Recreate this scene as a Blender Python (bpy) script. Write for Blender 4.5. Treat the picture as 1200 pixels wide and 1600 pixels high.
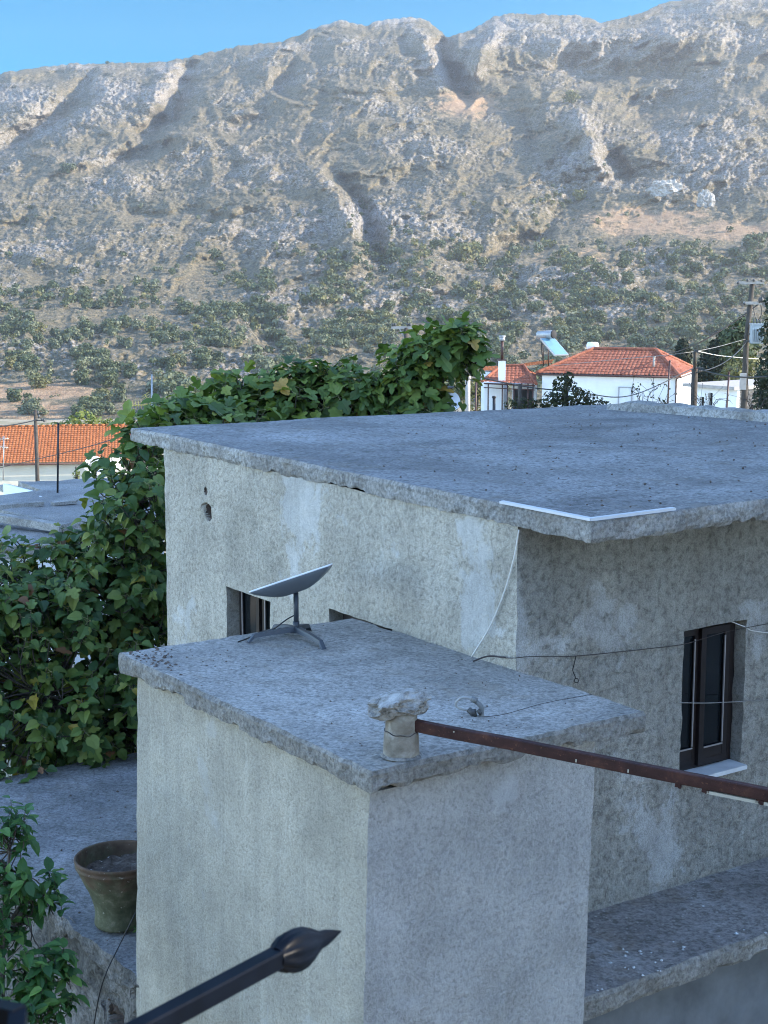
import bpy, bmesh, math, random
import numpy as np
R = math.radians
scene = bpy.context.scene
for o in list(bpy.data.objects): bpy.data.objects.remove(o)
col = scene.collection

# ------------------------------------------------------------------ camera
FPX, HZ = 2400.0, 430.0                      # focal length in photo pixels, row of the horizon
PITCH = math.atan((800 - HZ) / FPX)
cd = bpy.data.cameras.new('camera'); cam = bpy.data.objects.new('camera', cd); col.objects.link(cam)
cam.location = (0, 0, 0); cam.rotation_euler = (math.pi / 2 - PITCH, 0, 0)
cd.sensor_fit = 'VERTICAL'; cd.sensor_height = 24.0; cd.sensor_width = 24.0; cd.lens = 36.0
cd.clip_start = 0.05; cd.clip_end = 20000
cd.dof.use_dof = True; cd.dof.focus_distance = 9.6; cd.dof.aperture_fstop = 16
scene.camera = cam
# ------------------------------------------------------------------ sky, sun, exposure
SUN_AZ, SUN_EL = 91.0, 22.5
w = bpy.data.worlds.new('World'); scene.world = w; w.use_nodes = True
wn = w.node_tree.nodes; wl = w.node_tree.links
sky = wn.new('ShaderNodeTexSky'); sky.sky_type = 'NISHITA'; sky.sun_disc = False
sky.sun_elevation = R(SUN_EL); sky.sun_rotation = R(SUN_AZ)
sky.air_density = 1.0; sky.dust_density = 0.0; sky.ozone_density = 3.0; sky.altitude = 300
hs_ = wn.new('ShaderNodeHueSaturation'); hs_.inputs['Saturation'].default_value = .98
wl.new(sky.outputs[0], hs_.inputs['Color']); 
# the clear band of deep cyan low in the sky, away from the sun
tc_ = wn.new('ShaderNodeTexCoord'); dt_ = wn.new('ShaderNodeVectorMath'); dt_.operation = 'DOT_PRODUCT'; dt_.inputs[1].default_value = (-.10, .975, .19)
wl.new(tc_.outputs['Generated'], dt_.inputs[0])
rp_ = wn.new('ShaderNodeValToRGB'); wl.new(dt_.outputs['Value'], rp_.inputs[0]); e_ = rp_.color_ramp.elements
e_[0].position = .72; e_[0].color = (1, 1, 1, 1); e_[1].position = 1.0; e_[1].color = (.009, .135, .20, 1)
e2_ = e_.new(.93); e2_.color = (.014, .16, .225, 1)
mm_ = wn.new('ShaderNodeMix'); mm_.data_type = 'RGBA'; mm_.blend_type = 'MULTIPLY'; mm_.inputs[0].default_value = 1
wl.new(hs_.outputs[0], mm_.inputs[6]); wl.new(rp_.outputs[0], mm_.inputs[7]); wl.new(mm_.outputs[2], wn['Background'].inputs[0]); wn['Background'].inputs[1].default_value = 0.15
sd = bpy.data.lights.new('sun', 'SUN'); so = bpy.data.objects.new('sun', sd); col.objects.link(so)
sd.energy = 2.35; sd.angle = R(0.5); sd.color = (1.0, 0.87, 0.69)
sx = math.sin(R(SUN_AZ)) * math.cos(R(SUN_EL)); sy = math.cos(R(SUN_AZ)) * math.cos(R(SUN_EL)); sz = math.sin(R(SUN_EL))
from mathutils import Vector, Matrix
so.rotation_euler = Vector((sx, sy, sz)).to_track_quat('Z', 'Y').to_euler(); so.location = (60, 10, 60)
vs = scene.view_settings; vs.view_transform = 'Standard'; vs.look = 'None'; vs.gamma = 1; vs.exposure = 2.5
scene.cycles.max_bounces = 6; scene.cycles.diffuse_bounces = 3; scene.cycles.glossy_bounces = 2
scene.cycles.transmission_bounces = 3; scene.cycles.transparent_max_bounces = 6; scene.cycles.volume_bounces = 0
scene.cycles.use_denoising = True; scene.cycles.filter_width = 1.05; scene.cycles.denoising_prefilter = 'ACCURATE'
scene.cycles.caustics_reflective = False; scene.cycles.caustics_refractive = False

# ------------------------------------------------------------------ measuring helpers (photo pixel -> place)
cp, sp = math.cos(PITCH), math.sin(PITCH)
def ray(px, py):
    v = -(py - 800) / FPX
    return np.array([(px - 600) / FPX, cp + sp * v, -sp + cp * v])
def at_z(px, py, z): r = ray(px, py); return r * (z / r[2])
def at_y(px, py, y): r = ray(px, py); return r * (y / r[1])
def on_plane(px, py, P, n): r = ray(px, py); return r * (np.dot(P, n) / np.dot(r, n))
AX = np.array([-.57, .822, 0]); AX /= np.linalg.norm(AX)      # house axes: away to the left, away to the right
BX = np.array([.822, .57, 0]); BX /= np.linalg.norm(BX)
UP = np.array([0, 0, 1.0])
W0 = at_z(806, 1049, -2.28); W0[2] = 0
def H(a, b, z): return W0 + a * AX + b * BX + z * UP

# ------------------------------------------------------------------ noise
_rng = np.random.RandomState(7)
_perm = np.concatenate([_rng.permutation(256)] * 3)
_grad = _rng.normal(size=(256, 3)); _grad /= np.linalg.norm(_grad, axis=1)[:, None]
def noise(P):
    P = np.asarray(P, float); i = np.floor(P).astype(int); f = P - i; i &= 255
    u = f * f * f * (f * (f * 6 - 15) + 10); out = 0
    for dx in (0, 1):
        wx = u[..., 0] if dx else 1 - u[..., 0]
        for dy in (0, 1):
            wy = u[..., 1] if dy else 1 - u[..., 1]
            for dz in (0, 1):
                wz = u[..., 2] if dz else 1 - u[..., 2]
                h = _perm[_perm[_perm[(i[..., 0] + dx) & 255] + ((i[..., 1] + dy) & 255)] + ((i[..., 2] + dz) & 255)]
                g = _grad[h]
                out = out + wx * wy * wz * (g[..., 0] * (f[..., 0] - dx) + g[..., 1] * (f[..., 1] - dy) + g[..., 2] * (f[..., 2] - dz))
    return out * 1.6
def fbm(P, o=4, g=.5):
    P = np.asarray(P, float); s = 0; a = 1
    for k in range(o): s = s + a * noise(P * 2 ** k + 17.3 * k); a *= g
    return s
def ridged(P, o=4, g=.5):
    P = np.asarray(P, float); s = 0; a = 1
    for k in range(o): s = s + a * (1 - 2 * np.abs(noise(P * 2 ** k + 9.1 * k))); a *= g
    return s
def sstep(a, b, x): t = np.clip((x - a) / (b - a), 0, 1); return t * t * (3 - 2 * t)

# ------------------------------------------------------------------ materials
class NT:
    def __init__(s, name):
        s.m = bpy.data.materials.new(name); s.m.use_nodes = True; s.t = s.m.node_tree
        s.b = s.t.nodes['Principled BSDF']; s.b.inputs['Roughness'].default_value = .85
        s.b.inputs['Specular IOR Level'].default_value = .25
    def n(s, typ, **k):
        x = s.t.nodes.new(typ)
        for a, v in k.items():
            if a.startswith('i_'): x.inputs[a[2:].replace('_', ' ')].default_value = v
            else: setattr(x, a, v)
        return x
    def l(s, a, b): s.t.links.new(a, b)
    def co(s, scale=(1, 1, 1)):
        g = s.n('ShaderNodeNewGeometry'); mp = s.n('ShaderNodeMapping'); mp.inputs['Scale'].default_value = scale
        s.l(g.outputs['Position'], mp.inputs[0]); return mp.outputs[0]
    def noise(s, scale, detail=3, rough=.55, dist=0, co=None):
        x = s.n('ShaderNodeTexNoise', i_Scale=scale, i_Detail=detail, i_Roughness=rough, i_Distortion=dist)
        s.l(co or s.co(), x.inputs['Vector']); return x.outputs['Fac']
    def ramp(s, fac, stops, interp='LINEAR'):
        x = s.n('ShaderNodeValToRGB'); x.color_ramp.interpolation = interp; e = x.color_ramp.elements
        while len(e) < len(stops): e.new(.5)
        for q, (p, c) in zip(e, stops):
            q.position = p; q.color = (*((c, c, c) if not hasattr(c, '__len__') else c), 1)
        s.l(fac, x.inputs[0]); return x.outputs[0]
    def mix(s, fac, a, b, typ='MIX'):
        x = s.n('ShaderNodeMix', data_type='RGBA', blend_type=typ)
        for v, i in ((fac, 0), (a, 6), (b, 7)):
            if hasattr(v, 'links'): s.l(v, x.inputs[i])
            elif i == 0: x.inputs[0].default_value = v
            else: x.inputs[i].default_value = (*((v, v, v) if not hasattr(v, '__len__') else v), 1)
        return x.outputs[2]
    def math(s, op, a, b=0.0, clamp=False):
        x = s.n('ShaderNodeMath', operation=op, use_clamp=clamp)
        for v, i in ((a, 0), (b, 1)):
            if hasattr(v, 'links'): s.l(v, x.inputs[i])
            else: x.inputs[i].default_value = v
        return x.outputs[0]
    def bump(s, h, dist=.01, strength=1.0, prev=None):
        x = s.n('ShaderNodeBump', i_Distance=dist)
        if hasattr(strength, 'links'): s.l(strength, x.inputs['Strength'])
        else: x.inputs['Strength'].default_value = strength
        s.l(h, x.inputs['Height'])
        if prev is not None: s.l(prev, x.inputs['Normal'])
        return x.outputs[0]
    def attr(s, name): return s.n('ShaderNodeAttribute', attribute_name=name).outputs['Fac']
    def attrc(s, name): return s.n('ShaderNodeAttribute', attribute_name=name).outputs['Color']
    def out(s, color, normal=None, rough=None):
        if hasattr(color, 'links'): s.l(color, s.b.inputs['Base Color'])
        else: s.b.inputs['Base Color'].default_value = (*color, 1)
        if normal is not None: s.l(normal, s.b.inputs['Normal'])
        if rough is not None: s.b.inputs['Roughness'].default_value = rough
        return s.m

def stucco(name, base, patch, dirt, patchlo=.56, grain=34, bumpd=.016, streak=.35, seed=0.0, gc=.85):
    m = NT(name)
    g = m.n('ShaderNodeNewGeometry'); ad = m.n('ShaderNodeVectorMath', operation='ADD'); ad.inputs[1].default_value = (seed, seed * 1.7, seed * .3)
    m.l(g.outputs['Position'], ad.inputs[0]); co = ad.outputs[0]
    mp = m.n('ShaderNodeMapping'); mp.inputs['Scale'].default_value = (6, 6, .4); m.l(co, mp.inputs[0])
    pm = m.ramp(m.noise(1.25, 6, .6, .15, co), [(patchlo, 0), (patchlo + .03, 1)])
    tone = m.ramp(m.noise(2.2, 5, .6, 0, co), [(.25, .72), (.75, 1.12)])
    st = m.ramp(m.noise(1.6, 4, .6, .2, mp.outputs[0]), [(.42, 0), (.72, 1)])
    fine = m.noise(grain, 4, .65, .35, co)
    sand = m.noise(grain * 5, 2, .6, 0, co)
    k_ = m.math('SUBTRACT', 1.0, m.math('MULTIPLY', pm, .6))
    c = m.mix(pm, base, patch)
    c = m.mix(1.0, c, tone, 'MULTIPLY')
    c = m.mix(m.math('MULTIPLY', st, streak), c, dirt)
    mp2 = m.n('ShaderNodeMapping'); mp2.inputs['Scale'].default_value = (11, 11, .55); mp2.inputs['Location'].default_value = (3, 7, 1); m.l(co, mp2.inputs[0])
    st2 = m.ramp(m.noise(1.5, 4, .65, .3, mp2.outputs[0]), [(.56, 0), (.70, 1)])
    c = m.mix(m.math('MULTIPLY', st2, streak * .9), c, (patch[0] * 1.12, patch[1] * 1.12, patch[2] * 1.06))
    bl = m.ramp(m.noise(.9, 6, .7, 1.2, co), [(.54, 0), (.72, 1)]); c = m.mix(m.math('MULTIPLY', bl, .6), c, (dirt[0] * .8, dirt[1] * .8, dirt[2] * .78))
    c = m.mix(m.math('MULTIPLY', k_, gc), c, m.ramp(fine, [(.32, .58), (.50, 1.02), (.68, 1.2)]), 'MULTIPLY')  # plaster relief's shading also put into the colour, hollows darker
    c = m.mix(.75, c, m.ramp(sand, [(.34, .66), (.6, 1.12)]), 'MULTIPLY')
    k = m.math('SUBTRACT', 1.0, m.math('MULTIPLY', pm, .72))
    nb = m.bump(fine, bumpd, k); nb = m.bump(sand, .003, .8, nb)
    return m.out(c, nb, .92)
def concrete(name, base, dark, light, big=.9, bumpd=.006, pebble=0.0, lichen=.5):
    m = NT(name)
    t = m.ramp(m.noise(big, 6, .62, .6), [(.3, dark), (.52, base), (.74, light)])
    spk = m.ramp(m.noise(40, 4, .75), [(.34, .45), (.5, 1), (.66, 1.4)])
    t = m.mix(.85, t, spk, 'MULTIPLY')
    lm = m.math('MULTIPLY', m.ramp(m.noise(17, 5, .7, .3), [(.53, 0), (.62, 1)]), lichen)
    t = m.mix(lm, t, (base[0] * .42, base[1] * .42, base[2] * .4))
    lo = m.math('MULTIPLY', m.ramp(m.noise(3.1, 5, .65, 1.0), [(.55, 0), (.66, 1)]), lichen * .5)
    t = m.mix(lo, t, (base[0] * .8, base[1] * .68, base[2] * .52))
    if pebble:
        v = m.n('ShaderNodeTexVoronoi', i_Scale=22.0); m.l(m.co(), v.inputs['Vector'])
        pk = m.math('MULTIPLY', m.math('LESS_THAN', v.outputs['Distance'], .17), m.ramp(m.noise(2.3, 3), [(.47, 0), (.56, 1)]))
        t = m.mix(m.math('MULTIPLY', pk, pebble), t, (.62, .6, .56))
    h = m.noise(30, 5, .75); h2 = m.noise(7, 4, .6)
    nb = m.bump(h, bumpd, 1.0); nb = m.bump(h2, bumpd * 2.5, .7, nb)
    return m.out(t, nb, .93)
def plain(name, c, rough=.6, var=.18, scale=8, metal=0.0, bump=0.0, spec=.4):
    m = NT(name); m.b.inputs['Metallic'].default_value = metal; m.b.inputs['Specular IOR Level'].default_value = spec
    t = m.mix(1.0, c, m.ramp(m.noise(scale, 4, .6), [(.3, 1 - var), (.7, 1 + var)]), 'MULTIPLY')
    nb = m.bump(m.noise(scale * 5, 3, .6), bump, 1.0) if bump else None
    return m.out(t, nb, rough)

M = {}
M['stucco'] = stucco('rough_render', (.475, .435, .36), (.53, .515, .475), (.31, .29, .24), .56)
M['stucco_b'] = stucco('rough_render_shaded', (.335, .32, .285), (.42, .415, .40), (.22, .20, .17), .545, grain=22, bumpd=.03, seed=4.0, gc=1.0)  # right wall copy of the render, base darkened for its shade
M['stucco_c'] = stucco('annex_render', (.45, .415, .34), (.46, .44, .39), (.33, .31, .26), .62, grain=58, bumpd=.008, streak=.55, seed=9.0, gc=.68)
M['stucco_d'] = stucco('annex_render_right', (.42, .415, .405), (.47, .47, .47), (.33, .32, .30), .60, grain=46, bumpd=.012, streak=.3, seed=15.0, gc=.68)
M['reveal'] = stucco('reveal_render', (.42, .39, .33), (.45, .43, .38), (.3, .27, .22), .6, grain=40, bumpd=.005, seed=2.0)
M['slab'] = concrete('roof_concrete', (.225, .222, .215), (.135, .13, .125), (.32, .318, .31), 1.1, .008, .25, .75)
M['slab_edge'] = concrete('roof_edge_concrete', (.30, .29, .27), (.19, .18, .165), (.43, .42, .39), 2.2, .014, 0, .6)
M['annex_slab'] = concrete('annex_concrete', (.30, .285, .26), (.21, .20, .182), (.385, .37, .345), 1.6, .007, .15, .55)
M['annex_edge'] = concrete('annex_edge_concrete', (.245, .235, .215), (.16, .15, .135), (.34, .33, .305), 3, .014, 0, .35)
M['ledge'] = concrete('ledge_concrete', (.27, .25, .235), (.19, .175, .165), (.38, .37, .36), 1.8, .010, .35, .75)
M['terrace'] = concrete('terrace_concrete', (.20, .20, .20), (.13, .13, .13), (.30, .30, .31), 1.5, .012, .0, .55)
M['stone_wall'] = concrete('old_rubble_render', (.17, .16, .145), (.07, .068, .06), (.30, .28, .25), 2.6, .03, 0, .7)
M['dark_wall'] = plain('shaded_lower_render', (.16, .17, .18), .9, .3, 3, bump=.004)  # base colour darkened to carry the shade below the ledge
M['hole'] = plain('broken_masonry', (.10, .075, .06), .95, .4, 14, bump=.01)
M['wood'] = plain('dark_brown_frame', (.014, .009, .009), .45, .25, 20)
M['glass'] = plain('dark_glass', (.006, .008, .010), .06, .1, 2, spec=.35)
M['curtain'] = plain('dark_curtain', (.03, .045, .05), .8, .3, 9)
M['bead'] = plain('pale_glazing_bead', (.30, .27, .26), .5, .1, 20)
M['marble'] = plain('pale_marble_sill', (.62, .63, .64), .4, .12, 9)
M['white_strip'] = plain('white_flashing', (.58, .59, .60), .5, .05, 10)
M['white_pvc'] = plain('aged_white_plastic', (.44, .42, .35), .45, .14, 14)
M['dish'] = plain('grey_plastic', (.13, .145, .165), .42, .05, 6)
M['dish_rim'] = plain('white_plastic', (.74, .75, .77), .4, .03, 6)
M['dish_base'] = plain('charcoal_metal', (.035, .042, .053), .45, .12, 12)
M['black'] = plain('black_cable', (.014, .014, .016), .5, .2, 20)
M['wire'] = plain('thin_steel_wire', (.22, .21, .20), .5, .3, 30)
M['wire_dark'] = plain('rusty_wire', (.05, .04, .038), .7, .3, 30)
M['white_cord'] = plain('white_cable', (.68, .66, .62), .5, .08, 20)
M['iron'] = plain('black_painted_iron', (.003, .005, .010), .38, .35, 30, spec=.06)
M['pvc_grey'] = plain('grey_pipe', (.15, .155, .155), .5, .15, 16)
M['pvc_pale'] = plain('pale_hose', (.33, .325, .31), .5, .12, 16)
M['fitting'] = plain('dark_fitting', (.07, .07, .07), .5, .3, 30)
def rust():
    m = NT('rusted_brown_steel')
    c = m.ramp(m.noise(9, 6, .65, .3, m.co()), [(.28, (.022, .010, .009)), (.55, (.05, .020, .017)), (.78, (.11, .045, .028))])
    c = m.mix(m.ramp(m.noise(60, 3, .6), [(.62, 0), (.72, .7)]), c, (.17, .075, .045))
    return m.out(c, m.bump(m.noise(80, 3), .002), .6)
M['rust'] = rust()
def pipe_mat():
    m = NT('weathered_cement_pipe')
    c = m.ramp(m.noise(10, 6, .65, .4), [(.3, (.13, .105, .078)), (.55, (.255, .225, .18)), (.75, (.42, .40, .36))])
    return m.out(c, m.bump(m.noise(50, 4), .004), .9)
M['pipe'] = pipe_mat()
def caps():
    m = NT('pale_limestone')
    c = m.ramp(m.noise(16, 7, .72, .6), [(.32, (.08, .075, .065)), (.46, (.30, .29, .27)), (.70, (.56, .555, .54))])
    c = m.mix(m.ramp(m.noise(5, 3), [(.6, 0), (.75, .5)]), c, (.42, .33, .25))
    return m.out(c, m.bump(m.noise(26, 6, .75), .02), .95)
M['capstone'] = caps()
def terracotta():
    m = NT('mossy_terracotta')
    sepx = m.n('ShaderNodeSeparateXYZ'); g = m.n('ShaderNodeNewGeometry'); m.l(g.outputs['Position'], sepx.inputs[0])
    hgt = m.math('ADD', m.math('MULTIPLY', m.math('ADD', sepx.outputs[2], 4.4), 2.0), m.math('MULTIPLY', m.math('SUBTRACT', m.noise(9, 5, .6, .4), .5), 1.1))
    clay = m.ramp(m.noise(12, 5, .6), [(.3, (.07, .045, .03)), (.7, (.13, .085, .055))])
    moss = m.ramp(m.noise(11, 5, .65), [(.3, (.05, .055, .03)), (.55, (.10, .105, .062)), (.75, (.21, .195, .145))])
    c = m.mix(m.ramp(hgt, [(.62, 1), (.95, 0)]), clay, moss)
    c = m.mix(m.ramp(m.noise(26, 4, .7), [(.64, 0), (.70, .6)]), c, (.45, .40, .34))
    return m.out(c, m.bump(m.noise(40, 4), .003), .85)
M['terracotta'] = terracotta()
M['soil'] = concrete('pebbly_soil', (.10, .08, .065), (.05, .04, .035), (.17, .15, .13), 9, .02, .9, .4)
def roof_tile(name, a, b, c2):
    m = NT(name)
    c = m.ramp(m.noise(2.6, 5, .7, .2), [(.28, a), (.5, b), (.75, c2)])
    c = m.mix(.75, c, m.ramp(m.noise(7, 3, .7), [(.32, .45), (.5, 1), (.68, 1.5)]), 'MULTIPLY')
    return m.out(c, None, .85)
M['tile_red'] = roof_tile('red_clay_tiles', (.17, .055, .032), (.25, .085, .05), (.34, .15, .09))
M['tile_orange'] = roof_tile('orange_clay_tiles', (.25, .078, .026), (.315, .105, .036), (.38, .145, .058))
M['white_wall'] = plain('whitewash', (.78, .78, .77), .9, .05, 1.5, bump=.003)
M['cream_wall'] = plain('cream_paint', (.66, .60, .47), .9, .06, 1.5, bump=.003)
M['shutter'] = plain('white_door_paint', (.70, .72, .75), .6, .06, 5)
M['dark_open'] = plain('dark_interior', (.02, .02, .022), .8, .2, 3)
M['brown_metal'] = plain('brown_painted_metal', (.06, .025, .02), .5, .2, 9)
M['grey_metal'] = plain('grey_galvanised', (.34, .35, .36), .45, .15, 12, metal=.4)
M['panel'] = plain('solar_glass', (.13, .25, .33), .12, .08, 1.0, spec=.8)
M['pole_wood'] = plain('weathered_pole_wood', (.058, .050, .042), .9, .3, 5, bump=.008)
M['pole_conc'] = plain('pale_pole', (.36, .33, .30), .9, .15, 5)
M['xfmr'] = plain('transformer_grey_paint', (.32, .36, .38), .5, .12, 6)
M['yellow'] = plain('yellow_plastic', (.55, .42, .10), .5, .1, 9)
M['roof_grey'] = concrete('old_flat_roof', (.30, .295, .285), (.20, .195, .19), (.42, .41, .40), .5, .03, 0, .5)
M['parking'] = concrete('pale_yard', (.40, .36, .30), (.28, .25, .20), (.5, .46, .4), .2, .02, 0, .3)
def bark(name, a, b):
    m = NT(name); c = m.ramp(m.noise(14, 5, .65), [(.3, a), (.7, b)])
    return m.out(c, m.bump(m.noise(40, 4), .006), .9)
M['bark'] = bark('grey_bark', (.085, .075, .065), (.17, .155, .14))
M['twig'] = bark('twig_bark', (.045, .036, .03), (.10, .085, .07))
def leafmat(name, stops, trans=.3, rough=.5):
    m = NT(name); m.b.inputs['Specular IOR Level'].default_value = .35
    t = m.ramp(m.attr('tint'), stops)
    t = m.mix(.35, t, m.ramp(m.noise(30, 3), [(.3, .75), (.7, 1.25)]), 'MULTIPLY')
    m.l(t, m.b.inputs['Base Color']); m.b.inputs['Roughness'].default_value = rough
    tr = m.n('ShaderNodeBsdfTranslucent'); m.l(m.mix(1.0, t, (1.25, 1.25, .6), 'MULTIPLY'), tr.inputs[0])
    mx = m.n('ShaderNodeMixShader'); mx.inputs[0].default_value = trans
    m.l(m.b.outputs[0], mx.inputs[1]); m.l(tr.outputs[0], mx.inputs[2])
    m.l(mx.outputs[0], m.t.nodes['Material Output'].inputs[0]); return m.m
M['fig'] = leafmat('fig_leaf', [(0, (.028, .066, .022)), (.35, (.068, .13, .034)), (.62, (.13, .19, .042)), (.90, (.23, .25, .055)), (.95, (.34, .26, .04)), (.985, (.30, .20, .05)), (1, (.16, .075, .03))])
M['fig_sun'] = leafmat('fig_leaf_sunlit', [(0, (.045, .085, .020)), (.4, (.10, .16, .034)), (.75, (.19, .245, .05)), (.92, (.28, .29, .06)), (.955, (.38, .28, .045)), (1, (.34, .22, .05))])  # brighter copy of the fig leaves, sunlight put into the colours
M['citrus'] = leafmat('citrus_leaf', [(0, (.025, .075, .025)), (.6, (.055, .14, .035)), (1, (.13, .24, .055))])
M['ivy'] = leafmat('dark_shrub_leaf', [(0, (.022, .032, .014)), (.7, (.05, .055, .022)), (1, (.11, .07, .03))])
M['lime'] = leafmat('yellow_green_leaf', [(0, (.09, .13, .03)), (.6, (.17, .20, .045)), (1, (.28, .28, .06))])
M['cypress'] = leafmat('backlit_conifer', [(0, (.008, .014, .008)), (.7, (.018, .027, .014)), (1, (.035, .042, .02))], .02, .9)  # greens darkened to carry the backlit shade of these trees
M['pine'] = leafmat('pine_needles', [(0, (.010, .020, .011)), (.7, (.022, .038, .018)), (1, (.04, .055, .026))], .08, .8)
M['olive'] = leafmat('olive_leaf', [(0, (.07, .085, .045)), (.6, (.125, .14, .075)), (1, (.21, .21, .13))], .15, .7)
M['oak'] = leafmat('oak_leaf', [(0, (.035, .052, .024)), (.6, (.07, .09, .038)), (1, (.125, .14, .06))], .15, .7)
M['carob'] = leafmat('yellowing_leaf', [(0, (.085, .09, .03)), (.6, (.15, .145, .05)), (1, (.21, .19, .075))], .15, .7)

# ------------------------------------------------------------------ mesh building
class MB:
    def __init__(s): s.v = []; s.f = []; s.mi = []; s.n = 0; s.tint = []; s.sm = []
    def add(s, V, F, mi=0, tint=None, smooth=False):
        V = np.asarray(V, float).reshape(-1, 3); s.v.append(V)
        for q in F: s.f.append(tuple(int(i) + s.n for i in q))
        s.mi += list(mi) if hasattr(mi, '__len__') else [mi] * len(F)
        s.sm += [smooth] * len(F)
        s.tint.append(np.full(len(V), .5) if tint is None else (np.full(len(V), float(tint)) if np.isscalar(tint) else np.asarray(tint, float)))
        s.n += len(V); return s
    def box(s, c, size, ax=None, mi=0):
        ax = ax if ax is not None else (np.array([1., 0, 0]), np.array([0, 1., 0]), UP)
        c = np.asarray(c, float); V = []
        for k in (-.5, .5):
            for j in (-.5, .5):
                for i in (-.5, .5): V.append(c + ax[0] * size[0] * i + ax[1] * size[1] * j + ax[2] * size[2] * k)
        return s.add(V, [(0, 2, 3, 1), (4, 5, 7, 6), (0, 1, 5, 4), (2, 6, 7, 3), (0, 4, 6, 2), (1, 3, 7, 5)], mi)
    def tube(s, P, r, n=8, mi=0, caps=True, tint=None, square=False, upv=None):
        P = np.asarray(P, float); m = len(P); r = np.full(m, float(r)) if np.isscalar(r) else (np.linspace(r[0], r[1], m) if len(r) == 2 else np.asarray(r, float))
        T = np.gradient(P, axis=0); T /= np.linalg.norm(T, axis=1)[:, None] + 1e-12
        a = np.array(upv if upv is not None else ((0, 0, 1.) if abs(T[0][2]) < .9 else (1., 0, 0)), float); V = []
        th = np.arange(n) * 2 * np.pi / n + (np.pi / 4 if n == 4 else 0)
        for k in range(m):
            x = np.cross(a, T[k]); x /= np.linalg.norm(x) + 1e-12; y = np.cross(T[k], x); a = y if upv is None else a
            V.append(P[k] + r[k] * (np.cos(th)[:, None] * x + np.sin(th)[:, None] * y))
        F = [(k * n + i, k * n + (i + 1) % n, (k + 1) * n + (i + 1) % n, (k + 1) * n + i) for k in range(m - 1) for i in range(n)]
        if caps: F += [tuple(range(n - 1, -1, -1)), tuple(range((m - 1) * n, m * n))]
        return s.add(np.concatenate(V), F, mi, tint, smooth=n > 4)
    def lathe(s, prof, c, n=24, mi=0, cap=(True, True), axis=None, jit=0):
        c = np.asarray(c, float); V = []; th = np.arange(n) * 2 * np.pi / n
        if axis is None: X, Y, Z = np.array([1., 0, 0]), np.array([0, 1., 0]), UP
        else:
            Z = np.asarray(axis, float); Z = Z / np.linalg.norm(Z); X = np.cross(Z, [.3, .2, .9]); X /= np.linalg.norm(X); Y = np.cross(Z, X)
        for r, z in prof: V.append(c + Z * z + r * (np.cos(th)[:, None] * X + np.sin(th)[:, None] * Y))
        V = np.concatenate(V); m = len(prof)
        F = [(k * n + i, k * n + (i + 1) % n, (k + 1) * n + (i + 1) % n, (k + 1) * n + i) for k in range(m - 1) for i in range(n)]
        if cap[0]: F.append(tuple(range(n - 1, -1, -1)))
        if cap[1]: F.append(tuple(range((m - 1) * n, m * n)))
        return s.add(V, F, mi, smooth=True)
    def grid(s, G, mi=0, smooth=False, tint=None):
        nv, nu = G.shape[:2]; I = np.arange(nv * nu).reshape(nv, nu)
        F = np.stack([I[:-1, :-1], I[:-1, 1:], I[1:, 1:], I[1:, :-1]], -1).reshape(-1, 4)
        return s.add(G.reshape(-1, 3), F, mi, tint, smooth)
    def prism(s, poly, z0, z1, mi=0, top_mi=None):
        poly = np.asarray(poly, float)[:, :2]; n = len(poly)
        ar = sum(poly[i][0] * poly[(i + 1) % n][1] - poly[(i + 1) % n][0] * poly[i][1] for i in range(n))
        if ar < 0: poly = poly[::-1]
        V = [(x, y, z0) for x, y in poly] + [(x, y, z1) for x, y in poly]
        F = [(i, (i + 1) % n, n + (i + 1) % n, n + i) for i in range(n)] + [tuple(range(n, 2 * n)), tuple(range(n - 1, -1, -1))]
        return s.add(V, F, [mi] * n + [mi if top_mi is None else top_mi, mi])
    def build(s, name, mats, parent=None, loc=None, tint=False):
        V = np.concatenate(s.v); mats = mats if isinstance(mats, (list, tuple)) else [mats]
        if parent is not None:
            L = np.array(parent['_loc'])
        else: L = np.array(loc if loc is not None else (V[:, 0].mean(), V[:, 1].mean(), V[:, 2].min()))
        me = bpy.data.meshes.new(name); V = V - L
        sizes = np.array([len(q) for q in s.f]); flat = np.concatenate([np.asarray(q) for q in s.f]) if len(s.f) < 20000 else np.fromiter((i for q in s.f for i in q), int)
        me.vertices.add(len(V)); me.vertices.foreach_set('co', V.astype(np.float32).ravel())
        me.loops.add(len(flat)); me.loops.foreach_set('vertex_index', flat.astype(np.int32))
        me.polygons.add(len(sizes)); me.polygons.foreach_set('loop_start', np.concatenate([[0], np.cumsum(sizes)[:-1]]).astype(np.int32))
        me.polygons.foreach_set('loop_total', sizes.astype(np.int32))
        me.polygons.foreach_set('material_index', np.array(s.mi, np.int32)); me.polygons.foreach_set('use_smooth', np.array(s.sm, bool))
        for m in mats: me.materials.append(m)
        if tint:
            at = me.attributes.new('tint', 'FLOAT', 'POINT'); at.data.foreach_set('value', np.concatenate(s.tint).astype(np.float32))
        me.update(calc_edges=True); me.validate()
        o = bpy.data.objects.new(name, me); col.objects.link(o)
        if parent is not None: o.parent = parent; o['_loc'] = parent['_loc']
        else: o.location = L; o['_loc'] = [float(x) for x in L]
        return o
def tag(o, label, cat, group=None):
    o['label'] = label; o['category'] = cat; o['kind'] = 'thing'
    if group: o['group'] = group
    return o
def thing(name, loc, label, cat, group=None):
    o = bpy.data.objects.new(name, None); col.objects.link(o); o.location = [float(x) for x in loc]; o['_loc'] = [float(x) for x in loc]
    o.empty_display_size = .2
    return tag(o, label, cat, group)
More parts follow.
